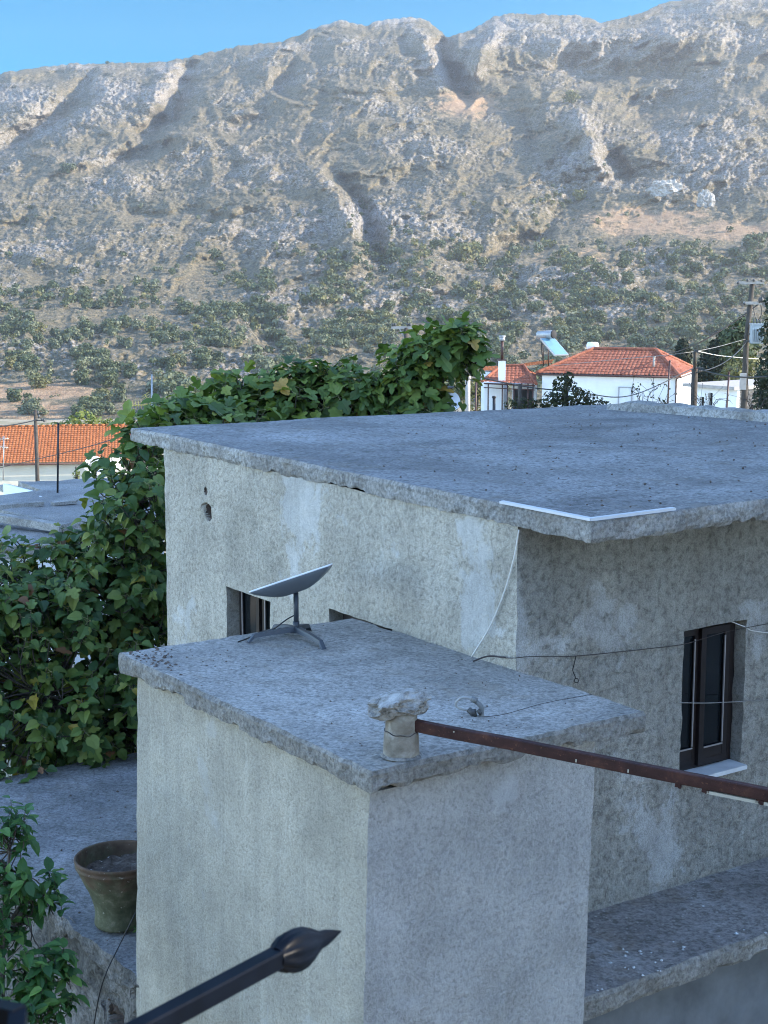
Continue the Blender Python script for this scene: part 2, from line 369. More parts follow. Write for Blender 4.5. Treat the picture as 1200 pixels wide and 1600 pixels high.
def copy_tree(o, loc, label, group=None):
    c = o.copy(); col.objects.link(c); c.location = [float(x) for x in loc]; c['_loc'] = [float(x) for x in loc]; c['label'] = label
    if group: c['group'] = group
    for ch in o.children:
        d = ch.copy(); col.objects.link(d); d.parent = c
        for g in ch.children:
            e = g.copy(); col.objects.link(e); e.parent = d
    return c
def structure(o): o['kind'] = 'structure'; return o
def curve(P, n=24, sag=0.0):
    """smooth curve through the points (Catmull-Rom), optional sag for a hanging line"""
    P = np.asarray(P, float)
    if len(P) == 2:
        t = np.linspace(0, 1, n)[:, None]; Q = P[0] * (1 - t) + P[1] * t; Q[:, 2] -= sag * 4 * (t * (1 - t))[:, 0]; return Q
    E = np.vstack([2 * P[0] - P[1], P, 2 * P[-1] - P[-2]]); out = []
    m = max(3, n // (len(P) - 1))
    for k in range(1, len(E) - 2):
        t = np.linspace(0, 1, m, endpoint=k == len(E) - 3)[:, None]; a, b, c, d = E[k - 1:k + 3]
        out.append(.5 * (2 * b + (c - a) * t + (2 * a - 5 * b + 4 * c - d) * t ** 2 + (-a + 3 * b - 3 * c + d) * t ** 3))
    return np.concatenate(out)

# ------------------------------------------------------------------ ground and mountain
def ground_z(x, y):
    x = np.asarray(x, float); y = np.asarray(y, float); side = sstep(-18, 8, x)
    zr = np.interp(y, [-200, 20, 45, 92, 115, 170, 380, 460], [-6.8, -7.2, -7.8, -8.75, -9.6, -16, -36.6, -40])
    zl = np.interp(y, [-200, 20, 45, 92, 125, 170, 380, 460], [-6.8, -7.6, -9.2, -14.6, -16.5, -20, -36.6, -40])
    return zl * (1 - side) + zr * side
xs = np.concatenate([np.linspace(-1500, -110, 30), np.linspace(-100, 100, 81), np.linspace(110, 1500, 30)])
ys = np.concatenate([np.linspace(-600, -40, 15), np.linspace(-30, 140, 86), np.linspace(146, 420, 46)])
GX, GY = np.meshgrid(xs, ys)
GZ = ground_z(GX, GY) + .25 * noise(np.stack([GX / 9, GY / 9, GX * 0], -1)) + .08 * noise(np.stack([GX / 2, GY / 2, GX * 0], -1))
def ground_mat():
    m = NT('dry_village_ground')
    c = m.ramp(m.noise(.12, 6, .65, .5), [(.32, (.12, .11, .055)), (.48, (.27, .23, .15)), (.62, (.36, .31, .23)), (.78, (.20, .14, .08))])
    c = m.mix(.5, c, m.ramp(m.noise(2, 4), [(.3, .6), (.7, 1.3)]), 'MULTIPLY')
    return m.out(c, m.bump(m.noise(3, 5, .7), .1), .95)
g = MB().grid(np.stack([GX, GY, GZ], -1), smooth=True); structure(g.build('ground', ground_mat(), loc=(0, 0, 0)))

SKYL = np.array([(-2600, 250), (-1200, 190), (-400, 150), (0, 113), (50, 104), (100, 99), (180, 96), (265, 94), (300, 86), (380, 69), (440, 63), (470, 51), (500, 39), (530, 29), (575, 39),
                 (600, 29), (640, 24), (668, 29), (698, 56), (740, 43), (770, 24), (800, 18), (850, 21), (900, 21), (940, 33), (1000, 18), (1040, 2), (1120, -12), (1200, -24), (1400, -35), (1900, 40), (3800, 220)], float)
pxs = np.concatenate([np.linspace(-2600, -130, 60), np.linspace(-100, 1300, 880), np.linspace(1330, 3800, 60)])
NR = 470
tt = np.linspace(0, 1, NR) ** .95
Ysk = np.interp(pxs, SKYL[:, 0], SKYL[:, 1]) + 3.0 * ridged(np.stack([pxs / 26, pxs * 0, pxs * 0 + 2], -1), 4) * sstep(-200, 0, pxs) - 1.5
Y0 = 668.0
PXg = np.repeat(pxs[None, :], NR, 0); PYg = Y0 + (Ysk[None, :] - Y0) * tt[:, None]
_gx = np.arange(-2600, 3800, 10.0); _gy = np.interp(_gx, SKYL[:, 0], SKYL[:, 1]); _k = np.exp(-np.linspace(-2.5, 2.5, 61) ** 2); _gy = np.convolve(np.pad(_gy, 30, 'edge'), _k / _k.sum(), 'valid')
def base_depth(px, py):
    nom = np.interp(px, _gx, _gy)
    q = 40 + (py - nom) / (Y0 - nom) * (Y0 - 40)          # row measured as if the skyline stood at 40
    return np.interp(q, [-20, 40, 100, 200, 300, 400, 480, 540, 600, 640, 668], [1610, 1450, 1280, 1100, 940, 780, 640, 545, 465, 415, 385])
def seg_along(px, py, pts):
    L = [0.0]
    for (x0, y0), (x1, y1) in zip(pts[:-1], pts[1:]): L.append(L[-1] + math.hypot(x1 - x0, y1 - y0))
    best = np.full(px.shape, 1e9); al = np.zeros(px.shape)
    for k, ((x0, y0), (x1, y1)) in enumerate(zip(pts[:-1], pts[1:])):
        dx, dy = x1 - x0, y1 - y0; t = np.clip(((px - x0) * dx + (py - y0) * dy) / (dx * dx + dy * dy), 0, 1)
        d = np.hypot(px - x0 - t * dx, py - y0 - t * dy); m = d < best; al = np.where(m, (L[k] + t * (L[k + 1] - L[k])) / L[-1], al); best = np.minimum(best, d)
    return best, np.clip(np.sin(np.pi * np.clip(al, .0, 1)), 0, 1) ** .6
def seg_dist(px, py, pts):
    best = np.full(px.shape, 1e9)
    for (x0, y0), (x1, y1) in zip(pts[:-1], pts[1:]):
        dx, dy = x1 - x0, y1 - y0; t = np.clip(((px - x0) * dx + (py - y0) * dy) / (dx * dx + dy * dy), 0, 1)
        best = np.minimum(best, np.hypot(px - x0 - t * dx, py - y0 - t * dy))
    return best
# gullies (+, away) and spurs (-, towards us): polyline in the photo, depth in metres, half-width in photo pixels
FEAT = [([(296, 92), (290, 130), (268, 180), (232, 208), (205, 222)], 62, 17), ([(160, 108), (125, 150), (70, 195), (10, 232), (-60, 260)], 55, 20),
        ([(285, 222), (220, 240), (140, 268)], 34, 12), ([(330, 215), (250, 214), (200, 228)], -16, 10),
        ([(692, 50), (690, 95), (712, 125), (742, 160)], 85, 15), ([(742, 160), (790, 185), (850, 190)], 30, 24),
        ([(640, 45), (672, 80), (690, 118), (700, 145)], -30, 13), ([(735, 128), (752, 80), (790, 40)], -42, 13),
        ([(780, 135), (820, 118), (870, 112), (940, 118), (1040, 112), (1130, 122)], 42, 20), ([(930, 150), (1000, 165), (1120, 150)], 46, 26),
        ([(890, 178), (912, 205), (925, 250), (940, 285)], -34, 18), ([(955, 235), (968, 265), (985, 290)], 30, 14),
        ([(470, 268), (520, 290), (548, 340), (552, 390), (548, 430)], -22, 20), ([(505, 262), (540, 290), (572, 340), (585, 385), (600, 430)], 46, 15),
        ([(925, 300), (880, 330), (840, 372), (770, 400), (690, 440)], 30, 20), ([(430, 150), (405, 190), (350, 215)], 24, 22),
        ([(470, 95), (440, 125), (430, 150)], 28, 12), ([(130, 100), (60, 130), (-20, 150)], 18, 12),
        ([(60, 330), (30, 350), (-30, 375)], 20, 12), ([(320, 320), (260, 340), (170, 330)], 14, 9), ([(420, 330), (360, 345), (290, 330)], 13, 9),
        ([(740, 455), (640, 480), (540, 510)], 20, 16), ([(830, 420), (780, 460), (700, 480)], 16, 14), ([(370, 470), (420, 520), (430, 560)], 20, 16),
        ([(990, 150), (1000, 190), (1060, 200)], 20, 18), ([(820, 170), (830, 210), (835, 250)], 14, 10), ([(790, 62), (870, 66), (1000, 60), (1150, 66)], -28, 15)]
Yd = base_depth(PXg, PYg)
fade = sstep(Y0, 560, PYg) * sstep(0, 14, PYg - Ysk[None, :] + 4)
for pts, amp, wd in FEAT:
    d_, al_ = seg_along(PXg + 6 * noise(np.stack([PXg / 22, PYg / 22, PXg * 0 + 1], -1)), PYg, pts); Yd = Yd + 1.3 * amp * fade * al_ * np.exp(-(d_ / wd) ** 2)
O_ = np.zeros_like(PXg)
wx_ = PXg + 16 * fbm(np.stack([PXg / 60, PYg / 45, O_ + 21], -1), 3); wy_ = PYg + 11 * fbm(np.stack([PXg / 70, PYg / 40, O_ + 33], -1), 3)
scl = np.interp(PYg, [60, 300, 480, 640], [1.1, .85, .55, .35])
for cx, cy, rx, ry in ((735, 165, 80, 28), (1010, 345, 140, 30), (1140, 362, 120, 26), (60, 612, 100, 20)): scl = scl * (1 - .85 * np.exp(-((PXg - cx) / rx) ** 2 - ((PYg - cy) / ry) ** 2))
spur = ridged(np.stack([wx_ / 125 + wy_ / 115, wy_ / 130 - wx_ / 300, O_ + 8], -1), 3, .5)
spur2 = ridged(np.stack([wx_ / 34 + wy_ / 60, wy_ / 38 - wx_ / 120, O_ + 5], -1), 3, .6)
def ledges(sp_, off, cut):
    q = wy_ / sp_ + .0035 * PXg * (26 / sp_) * np.sin(PXg / 230 + off) + .9 * fbm(np.stack([PXg / (sp_ * 4.5), PYg / (sp_ * 1.7), O_ + off], -1), 3); k = q - np.floor(q)
    return (sstep(0, cut, k) - k) * np.clip(.35 + 1.1 * fbm(np.stack([PXg / 110, PYg / 60, O_ + off * 3], -1), 3), 0, 1)
Yd = Yd + fade * scl * (15 * fbm(np.stack([PXg / 150, PYg / 80, O_ + 3.3], -1), 3) - 17 * spur - 3.0 * spur2 - 17 * ledges(29, 1.3, .34) - 7 * ledges(13, 4.1, .4))
vv = -(PYg - 800) / FPX; dy_ = cp + sp * vv; dz_ = -sp + cp * vv
TX = (PXg - 600) / FPX / dy_ * Yd; TY = Yd; TZ = dz_ / dy_ * Yd
# rock: outcrop bands and rubble as real relief
pos = np.stack([TX, TY * .55, TZ * 1.6], -1)
ELEV = sstep(560, 330, PYg)
rockm = fbm(pos / 60, 4) * .42 + fbm(pos / 9 + 31, 2) * .30 + .10
CLIFF = np.zeros_like(PXg)
for pts, wd in (([(735, 130), (752, 80), (790, 42), (850, 60), (935, 42)], 18), ([(640, 40), (672, 80), (692, 120)], 20), ([(905, 190), (925, 250), (940, 285)], 17),
                ([(830, 60), (940, 75), (1060, 62), (1180, 60)], 26), ([(500, 36), (590, 36), (650, 32)], 10), ([(560, 330), (730, 380)], 26), ([(900, 255), (850, 270)], 20),
                ([(260, 120), (275, 135), (235, 165)], 16), ([(-30, 150), (80, 160), (60, 190)], 24), ([(1080, 250), (1200, 270)], 45), ([(150, 130), (190, 160), (100, 210)], 24)):
    CLIFF = np.maximum(CLIFF, np.exp(-(seg_dist(PXg, PYg, pts) / wd) ** 2))
rockm = rockm + .30 * CLIFF
SOIL = np.zeros_like(PXg)
for cx, cy, rx, ry, k in ((735, 165, 75, 22, 1.0), (1010, 345, 130, 26, 1.0), (1140, 360, 110, 20, 1.0), (60, 612, 90, 14, 1.4), (30, 640, 120, 14, 1.2), (860, 215, 60, 14, .5), (700, 545, 60, 12, .8), (80, 268, 60, 8, .6), (1080, 180, 160, 18, .4), (900, 400, 120, 20, .5), (250, 440, 200, 20, .3)):
    SOIL = np.maximum(SOIL, k * np.exp(-((PXg - cx) / rx) ** 2 - ((PYg - cy) / ry) ** 2))
SOIL = SOIL * (.75 + .6 * noise(np.stack([PXg / 25, PYg / 9, PXg * 0], -1)))
rockm = np.clip((rockm - .8 * np.clip(SOIL, 0, 1) - .12 * (1 - ELEV)), -1, 1.3)
rk = sstep(-.55, .75, rockm) * sstep(Y0, 560, PYg)
led = TZ / 7.5 + 1.1 * fbm(pos / 45 + 3, 3); led = led - np.floor(led); strata = sstep(0, .75, led) - sstep(.80, 1.0, led)
led2 = TZ / 2.9 + .9 * fbm(pos / 16 + 13, 3); led2 = led2 - np.floor(led2); strata2 = sstep(0, .7, led2) - sstep(.78, 1.0, led2)
rough_ = np.clip(.12 + 1.1 * rk, 0, 1.2)
jag = 1.5 * np.abs(noise(pos / 8.0)) + 1.5 * np.abs(noise(pos / 4.2 + 7)) + 1.5 * noise(pos / 2.3) + 1.1 * noise(pos / 1.35 + 3)
rel = (1.0 * jag + 1.9 * strata * (.4 + fbm(pos / 25, 2)) + .9 * strata2) * rough_ + 2.0 * CLIFF * ridged(pos / 9 + 2, 4) + 1.6 * fbm(pos / 20 + 5, 2)
edgef = sstep(1, .93, tt)[:, None] * .65 + .35
TZ = TZ + rel * .52 * fade * edgef; TY = TY - 1.0 * rel * fade * edgef
TZ = TZ - 1.6 * (1 - fade) * sstep(630, Y0, PYg)
# skirt down to the valley in front and a back slope behind the crest
sk = [np.stack([TX[0] * k, TY[0] * k, TZ[0] - d], -1) for k, d in ((.9, 3.5), (.96, 1.5))]
bk = [np.stack([TX[-1] * k, TY[-1] * k, TZ[-1] - d], -1) for k, d in ((1.02, 6), (1.06, 30), (1.10, 70), (1.14, 130))]
MG = np.concatenate([np.stack(sk), np.stack([TX, TY, TZ], -1), np.stack(bk)], 0)
def padg(a): return np.concatenate([a[:1], a[:1], a, a[-1:], a[-1:], a[-1:], a[-1:]], 0)
def mountain_mat():
    m = NT('rocky_hillside'); co = m.co((1, .6, 1.3))
    rock = m.attr('rock'); soil = m.attr('soil')
    n1 = m.noise(.30, 6, .72, .4, co); n2 = m.noise(.85, 4, .7, .2, co); n3 = m.noise(.03, 4, .6, 0, co)
    scrub = m.ramp(n1, [(.30, (.068, .058, .034)), (.47, (.132, .107, .062)), (.60, (.19, .153, .092)), (.8, (.25, .20, .125))])
    dot = m.ramp(m.noise(.55, 4, .65, 0, co), [(.50, 0), (.56, .9)])
    scrub = m.mix(dot, scrub, (.045, .048, .028))
    stone = m.ramp(n2, [(.30, (.115, .10, .085)), (.5, (.24, .217, .19)), (.72, (.43, .40, .36))])
    stain = m.ramp(n3, [(.45, 0), (.7, .45)]); stone = m.mix(stain, stone, (.36, .29, .23))
    rf = m.math('ADD', m.math('MULTIPLY', rock, .55), m.math('MULTIPLY', m.math('SUBTRACT', m.noise(.62, 6, .8, .4, m.co((.8, .6, 1.9))), .5), 2.4))
    rfac = m.ramp(rf, [(.38, 0), (.50, 1)])
    rub = m.ramp(m.noise(1.1, 3, .7, 0, co), [(.60, 0), (.66, .8)])
    c = m.mix(rub, scrub, stone); c = m.mix(rfac, c, stone)
    earth = m.ramp(n1, [(.3, (.17, .105, .06)), (.55, (.31, .205, .12)), (.8, (.40, .29, .18))])
    sf = m.ramp(m.math('ADD', soil, m.math('MULTIPLY', m.math('SUBTRACT', n1, .5), 1.4)), [(.30, 0), (.62, 1)])
    c = m.mix(sf, c, earth)
    nb = m.bump(n2, 1.4, .9)
    return m.out(c, nb, .95)
mtn = MB().grid(MG, smooth=True)
mo = structure(mtn.build('mountain', mountain_mat(), loc=(0, 0, 0)))
for nm, A_ in (('rock', padg(rk + .10 * CLIFF)), ('soil', padg(SOIL))):
    at = mo.data.attributes.new(nm, 'FLOAT', 'POINT'); at.data.foreach_set('value', A_.ravel().astype(np.float32))
from mathutils.bvhtree import BVHTree
sub = MG[2:-4]
def terrain_at(px, py):
    """where the hillside stands at a spot of the photo"""
    j = int(np.clip(np.searchsorted(pxs, px), 1, len(pxs) - 1)); j = j if pxs[j] - px < px - pxs[j - 1] else j - 1
    i = int(np.argmin(np.abs(PYg[:, j] - py))); return sub[i, j]

# ------------------------------------------------------------------ trees on the hillside
def leaf_cards(rs, C, size, aspect=1.0, up=.3, outw=None):
    """leaf-clump quads (two triangles bent along the middle) at points C"""
    n = len(C); N = rs.normal(size=(n, 3))
    if outw is not None: N = N * .42 + outw
    N[:, 2] += up; N /= np.linalg.norm(N, axis=1)[:, None]
    T = np.cross(N, rs.normal(size=(n, 3))); T /= np.linalg.norm(T, axis=1)[:, None]; B_ = np.cross(N, T)
    s = size * rs.uniform(.6, 1.3, n)[:, None]
    V = np.stack([C - T * s, C - B_ * s * .55 * aspect + N * s * .15, C + T * s * 1.1, C + B_ * s * .6 * aspect - N * s * .12], 1)
    return V.reshape(-1, 3), np.arange(4 * n).reshape(n, 4)
def crown_points(rs, n, clumps):
    P = []; ON = []
    wts = np.array([c[3] ** 2 for c in clumps]); wts = wts / wts.sum()
    for k, (x, y, z, r) in enumerate(clumps):
        m = max(3, int(n * wts[k])); d = rs.normal(size=(m, 3)); d /= np.linalg.norm(d, axis=1)[:, None]
        ON.append(d); P.append(np.array([x, y, z]) + d * (r * rs.uniform(.55, 1.05, m) ** .6)[:, None] * np.array([1, 1, .85]))
    crown_points.out = np.concatenate(ON)
    return np.concatenate(P)
def joined(Q):
    """leaf clumps that hang together with the middle of the crown (stray ones are dropped)"""
    lo, hi = Q.min(1), Q.max(1); size = (hi - lo).max(1); gap = np.maximum(0, np.maximum(lo[:, None] - hi[None], lo[None] - hi[:, None]))
    near = np.sqrt((gap ** 2).sum(2)) <= .25 * np.maximum(size[:, None], size[None]); left = set(range(len(Q))); best = []
    while left:
        st = [left.pop()]; comp = list(st)
        while st:
            i = st.pop()
            for j in [j for j in np.nonzero(near[i])[0] if j in left]: left.discard(j); st.append(j); comp.append(j)
        if len(comp) > len(best): best = comp
    return np.array(sorted(best))
def small_tree(seed, h=1.0, wide=.55, n=260, size=.085, trunk=.22, nclump=7):
    rs = np.random.RandomState(seed); cl = [(0, 0, h * .50, wide * .62), (0, 0, h * .3, wide * .55), (0, 0, h * .68, wide * .5)]
    for k in range(nclump):
        a = rs.uniform(0, 6.28); q = rs.uniform(.3, .75) * wide
        cl.append((q * math.cos(a), q * math.sin(a), h * rs.uniform(trunk + .14, .84), wide * rs.uniform(.26, .46)))
    P = crown_points(rs, n, cl); V, F = leaf_cards(rs, P, size, 1.3, .25, crown_points.out)
    k_ = joined(V.reshape(-1, 4, 3)); P = P[k_]; V = V.reshape(-1, 4, 3)[k_].reshape(-1, 3); F = np.arange(len(V)).reshape(-1, 4)
    mb = MB(); mb.tube(curve([(0, 0, -.08), (rs.uniform(-.05, .05), rs.uniform(-.05, .05), h * .3), (0, 0, h * .55)], 6), (.06, .014), 5, 1, False)
    mb.add(V, F, 0, np.repeat(np.clip(rs.normal(.45, .22, len(P)), 0, 1), 4)); return mb
forest_rng = random.Random(5)
protos = {}
for kind, mt, wide in (('olive', 'olive', .60), ('oak', 'oak', .62), ('carob', 'carob', .58)):
    L_ = []
    for v in range(4):
        mb = small_tree(100 * len(protos) + v, 1.0, wide * (.85 + .15 * v), 460, .085, .10, 9)
        o = mb.build(kind + '_tree', [M[mt], M['twig']], loc=(0, 0, 0), tint=True); col.objects.unlink(o); L_.append(o)
    protos[kind] = L_
DENS = [(110, 500, 190, 38, 1.0), (330, 500, 130, 48, 1.0), (250, 585, 130, 40, .9), (620, 430, 110, 50, 1.1), (560, 500, 140, 55, 1.0), (720, 470, 130, 60, 1.1), (860, 480, 110, 70, 1.1), (1010, 470, 130, 80, .95),
        (575, 385, 22, 50, 1.2), (880, 325, 30, 22, 1.6), (840, 370, 40, 26, 1.6), (770, 395, 45, 20, 1.1), (1120, 420, 120, 40, .6), (390, 455, 50, 22, 1.2), (60, 580, 60, 30, .5), (950, 250, 22, 22, .5), (700, 540, 200, 40, .9),
        (1130, 500, 80, 60, .8), (330, 620, 260, 30, .8), (560, 340, 16, 30, .9), (60, 470, 60, 25, .9), (960, 560, 160, 40, .9)]
def density(x, y):
    d = .05 * (y > 300) + .10 * (y > 400)
    for cx, cy, rx, ry, k in DENS: d += k * math.exp(-((x - cx) / rx) ** 2 - ((y - cy) / ry) ** 2)
    s = max([1.3 * math.exp(-((x - 50) / 100) ** 2 - ((y - 618) / 14) ** 2), math.exp(-((x - 1060) / 170) ** 2 - ((y - 350) / 22) ** 2), .8 * math.exp(-((x - 735) / 75) ** 2 - ((y - 165) / 22) ** 2)])
    d *= max(0, 1 - s)
    n_ = float(noise(np.array([x / 62., y / 30., 4.]))) + .6 * float(noise(np.array([x / 24., y / 15., 9.])))
    return d * min(1.9, max(.02, .28 + 2.1 * n_))
spots = []; tries = 0
while len(spots) < 2200 and tries < 70000:
    tries += 1; x = forest_rng.uniform(-40, 1240); y = forest_rng.uniform(225, 652) if forest_rng.random() > .1 else forest_rng.uniform(120, 300)
    if forest_rng.random() < density(x, y) * 1.1:
        P = terrain_at(x, y); u = forest_rng.random(); gul = math.exp(-((x - 860) / 70) ** 2 - ((y - 350) / 50) ** 2)
        near = (y - 430) / 200
        kind = 'carob' if u < .10 + .5 * gul + (.10 if 400 < y < 520 and 560 < x < 760 else 0) else ('oak' if u < .62 + (.2 if y < 500 else -.12) else 'olive')
        hh = forest_rng.uniform(1.9, 4.7) * (.75 if y < 380 else 1) * (1.25 if kind == 'oak' and forest_rng.random() < .25 else 1)
        if y < 300: hh = forest_rng.uniform(1.2, 2.4)
        spots.append((x, y, P, kind, hh))
SPECIAL = [(105, 270, 'oak', 7.5, 'lone dark bushy oak high on the bare left slope below the shadowed gully', 1.2), (893, 165, 'carob', 9, 'lone yellow-green tree below the pale cliffs high on the right slope', 1.1),
           (1176, 388, 'oak', 8.5, 'dark round bush alone at the right end of the orange grass slope', 1.3), (727, 412, 'carob', 10.5, 'big round yellow-green tree above the wooded gully, left of the gully trees', 1.0),
           (907, 312, 'carob', 7.5, 'topmost round yellow-green tree of the gully row below the rocky spur', 1.1), (168, 78, 'oak', 3.0, 'tiny dark bush standing on the left skyline of the mountain', 1.0),
           (730, 150, 'oak', 4.0, 'small dark bush on the bare orange patch under the mountain notch', 1.1)]
vis = [s for s in spots if 0 < s[0] < 1200]
def px_size(s): return s[4] * 2400 / s[2][1]
def hidden(s):
    x, y = s[0], s[1]
    if y > 655: return True
    if 835 < x < 1200 and y > 555: return True
    if 215 < x < 780 and y > 600: return True
    if x < 200 and y > 668: return True
    return False
big = sorted([s for s in vis if not hidden(s)], key=px_size, reverse=True)[:285]
bigset = set(id(s) for s in big)
GRP = {'olive': ('small grey-green olive tree among many on the lower mountainside', 'tree', 'grey-green olive trees of the lower mountainside'),
       'oak': ('dark green bushy oak among many on the lower mountainside', 'tree', 'dark green oaks of the lower mountainside'),
       'carob': ('yellowish green tree among the wooded gullies of the mountainside', 'tree', 'yellowish trees of the mountain gullies')}
def put_tree(P, kind, hh, wide, label, cat, grp):
    p = forest_rng.choice(protos[kind]); c = p.copy(); col.objects.link(c); c.location = [float(q) for q in P]; c.location[2] -= .1 * hh
    c.rotation_euler = (0, 0, forest_rng.uniform(0, 6.28)); c.scale = (hh * wide, hh * wide, hh); tag(c, label, cat, grp)
for x, y, P, kind, hh in big: put_tree(P, kind, hh, forest_rng.uniform(.9, 1.3), *GRP[kind])
for x, y, kind, hh, lab, wd in SPECIAL: put_tree(terrain_at(x, y), kind, hh, wd, lab, 'tree', None)
far = MB(); rs = np.random.RandomState(11)
fm = ['olive', 'oak', 'carob']
lowp = {k: [small_tree(900 + 10 * i + v, 1.0, .66, 80, .16, .12, 6) for v in range(3)] for i, k in enumerate(fm)}
for s in spots:
    if id(s) in bigset: continue
    x, y, P, kind, hh = s; mb = lowp[kind][rs.randint(3)]; V = np.concatenate(mb.v[1:]); a = rs.uniform(0, 6.28)
    Q = np.stack([V[:, 0] * math.cos(a) - V[:, 1] * math.sin(a), V[:, 0] * math.sin(a) + V[:, 1] * math.cos(a), V[:, 2] - .12], -1) * hh + P
    far.add(Q, np.arange(len(V)).reshape(-1, 4), fm.index(kind), mb.tint[1])
for k in range(2600):                                            # low scrub between the rocks
    x = rs.uniform(-60, 1260); y = rs.uniform(180, 640); P = terrain_at(x, y); s_ = rs.uniform(.5, 1.2)
    if rs.rand() > .25 + density(x, y): continue
    d = rs.normal(size=(16, 3)) * np.array([.55, .55, .28]) * s_ + P + np.array([0, 0, .25 * s_])
    V, F = leaf_cards(rs, d, .3 * s_); far.add(V, F, rs.choice([0, 1, 1]), rs.uniform(0, .8))
fo = far.build('shrubland', [M[k] for k in fm], loc=(0, 0, 0), tint=True); fo['kind'] = 'stuff'

def boulder(name, c, size, seed, label, mat, cat='rock', rough=.25, sub=4):
    bm = bmesh.new(); bmesh.ops.create_icosphere(bm, subdivisions=sub, radius=1.0); V = np.array([v.co[:] for v in bm.verts]); F = [[v.index for v in f.verts] for f in bm.faces]; bm.free()
    n_ = 1 + rough * (fbm(V * 1.3 + seed, 3) + .6 * ridged(V * 2.4 + seed, 3) - .3)
    V = V * n_[:, None] * np.array(size); mb = MB(); mb.add(V + np.asarray(c), F, 0)
    return tag(mb.build(name, mat), label, cat)
def mrock():
    m = NT('crag_limestone'); c = m.ramp(m.noise(.6, 6, .7, .3), [(.3, (.19, .175, .155)), (.5, (.36, .34, .31)), (.7, (.50, .485, .46))])
    return m.out(c, m.bump(m.noise(1.2, 5, .7), .8), .95)
M['crag'] = mrock()
for px, py, sz_, sd_, lab in ((1040, 296, (9, 6, 6), 3, 'wide pale limestone crag above the orange grass slope'), (1103, 316, (4.2, 4, 6.5), 8, 'pointed pale limestone crag right of the wide crag')):
    P = terrain_at(px, py + 8); boulder('crag', P + np.array([0, 0, sz_[2] * .25]), sz_, sd_, lab, M['crag'], 'rock', .33, 5)

# ------------------------------------------------------------------ concrete slabs and rendered walls
def slab(corners, th, res=.04, rough=.012, chip=.035, lump=.012, mats=None, name='roof', parent=None, seed=0, loc=None):
    """cast slab with broken edges; corners = top corners (near, left, far, right), counter-clockwise or not"""
    C = [np.asarray(c, float) for c in corners]
    nu = max(2, int(np.linalg.norm(C[1] - C[0]) / res)); nv = max(2, int(np.linalg.norm(C[3] - C[0]) / res))
    u = np.linspace(0, 1, nu + 1)[None, :, None]; v = np.linspace(0, 1, nv + 1)[:, None, None]
    G = C[0] * (1 - u) * (1 - v) + C[1] * u * (1 - v) + C[2] * u * v + C[3] * (1 - u) * v
    ring = [(0, i) for i in range(nu)] + [(j, nu) for j in range(nv)] + [(nv, i) for i in range(nu, 0, -1)] + [(j, 0) for j in range(nv, 0, -1)]
    P = np.array([G[r] for r in ring]); n = len(P); cen = P.mean(0)
    T = np.roll(P, -1, 0) - np.roll(P, 1, 0); O = np.stack([T[:, 1], -T[:, 0], T[:, 0] * 0], -1); O /= np.linalg.norm(O, axis=1)[:, None]
    sg = np.sign(((P - cen) * O).sum(1)).mean(); O *= np.sign(sg)
    rows = 5; S = []
    for k in range(rows + 1):
        q = P - UP * th * k / rows
        o = rough * fbm(q * 9 + seed, 3) + rough * .9 * np.minimum(0, noise(q * 26 + seed) + .1)
        if k == 0: o = o - .008 - chip * .5 * sstep(.30, .7, fbm(P * 2.6 + seed + 40, 3))
        if k == 1: o = o + .002
        if k == rows: o = o - chip * .6 * sstep(.15, .6, fbm(P * 4.3 + seed + 80, 3)) - .004
        dz = 0
        if k >= rows - 1: dz = (chip * sstep(.18, .55, fbm(P * 3.4 + seed + 80, 4)) + .010 * noise(P * 8 + seed) + .006 * noise(P * 21 + seed)) * (1 if k == rows else .5)
        q = q + O * np.asarray(o)[:, None]; q[:, 2] += dz
        S.append(q)
    lz = lump * fbm(G * np.array([1.1, 1.1, 0]) + seed, 3) + .0035 * noise(G * np.array([14, 14, 0]) + seed)
    G = G + lz[..., None] * UP
    for r, q in zip(ring, S[0]): G[r] = q + UP * (.6 * (lz[r]))
    S[0] = np.array([G[r] for r in ring])
    mb = MB(); I = np.arange((nu + 1) * (nv + 1)).reshape(nv + 1, nu + 1)
    F = np.stack([I[:-1, :-1], I[:-1, 1:], I[1:, 1:], I[1:, :-1]], -1).reshape(-1, 4)
    fl = np.cross(C[1] - C[0], C[3] - C[0])[2] < 0
    if fl: F = F[:, ::-1]
    V = np.concatenate([G.reshape(-1, 3)] + S[1:] + [S[-1] - O * .25 + UP * .0])
    top = [int(I[r]) for r in ring]; off = (nu + 1) * (nv + 1)
    R_ = [top] + [list(range(off + k * n, off + (k + 1) * n)) for k in range(rows + 1)]
    FF = [tuple(q) for q in F]; mi = [0] * len(FF)
    for k in range(rows + 1):
        for i in range(n):
            a, b = R_[k][i], R_[k][(i + 1) % n]; c, d = R_[k + 1][(i + 1) % n], R_[k + 1][i]
            FF.append((d, c, b, a) if not fl else (a, b, c, d)); mi.append(1)
    mb.add(V, FF, mi)
    return mb.build(name, mats, parent, loc)

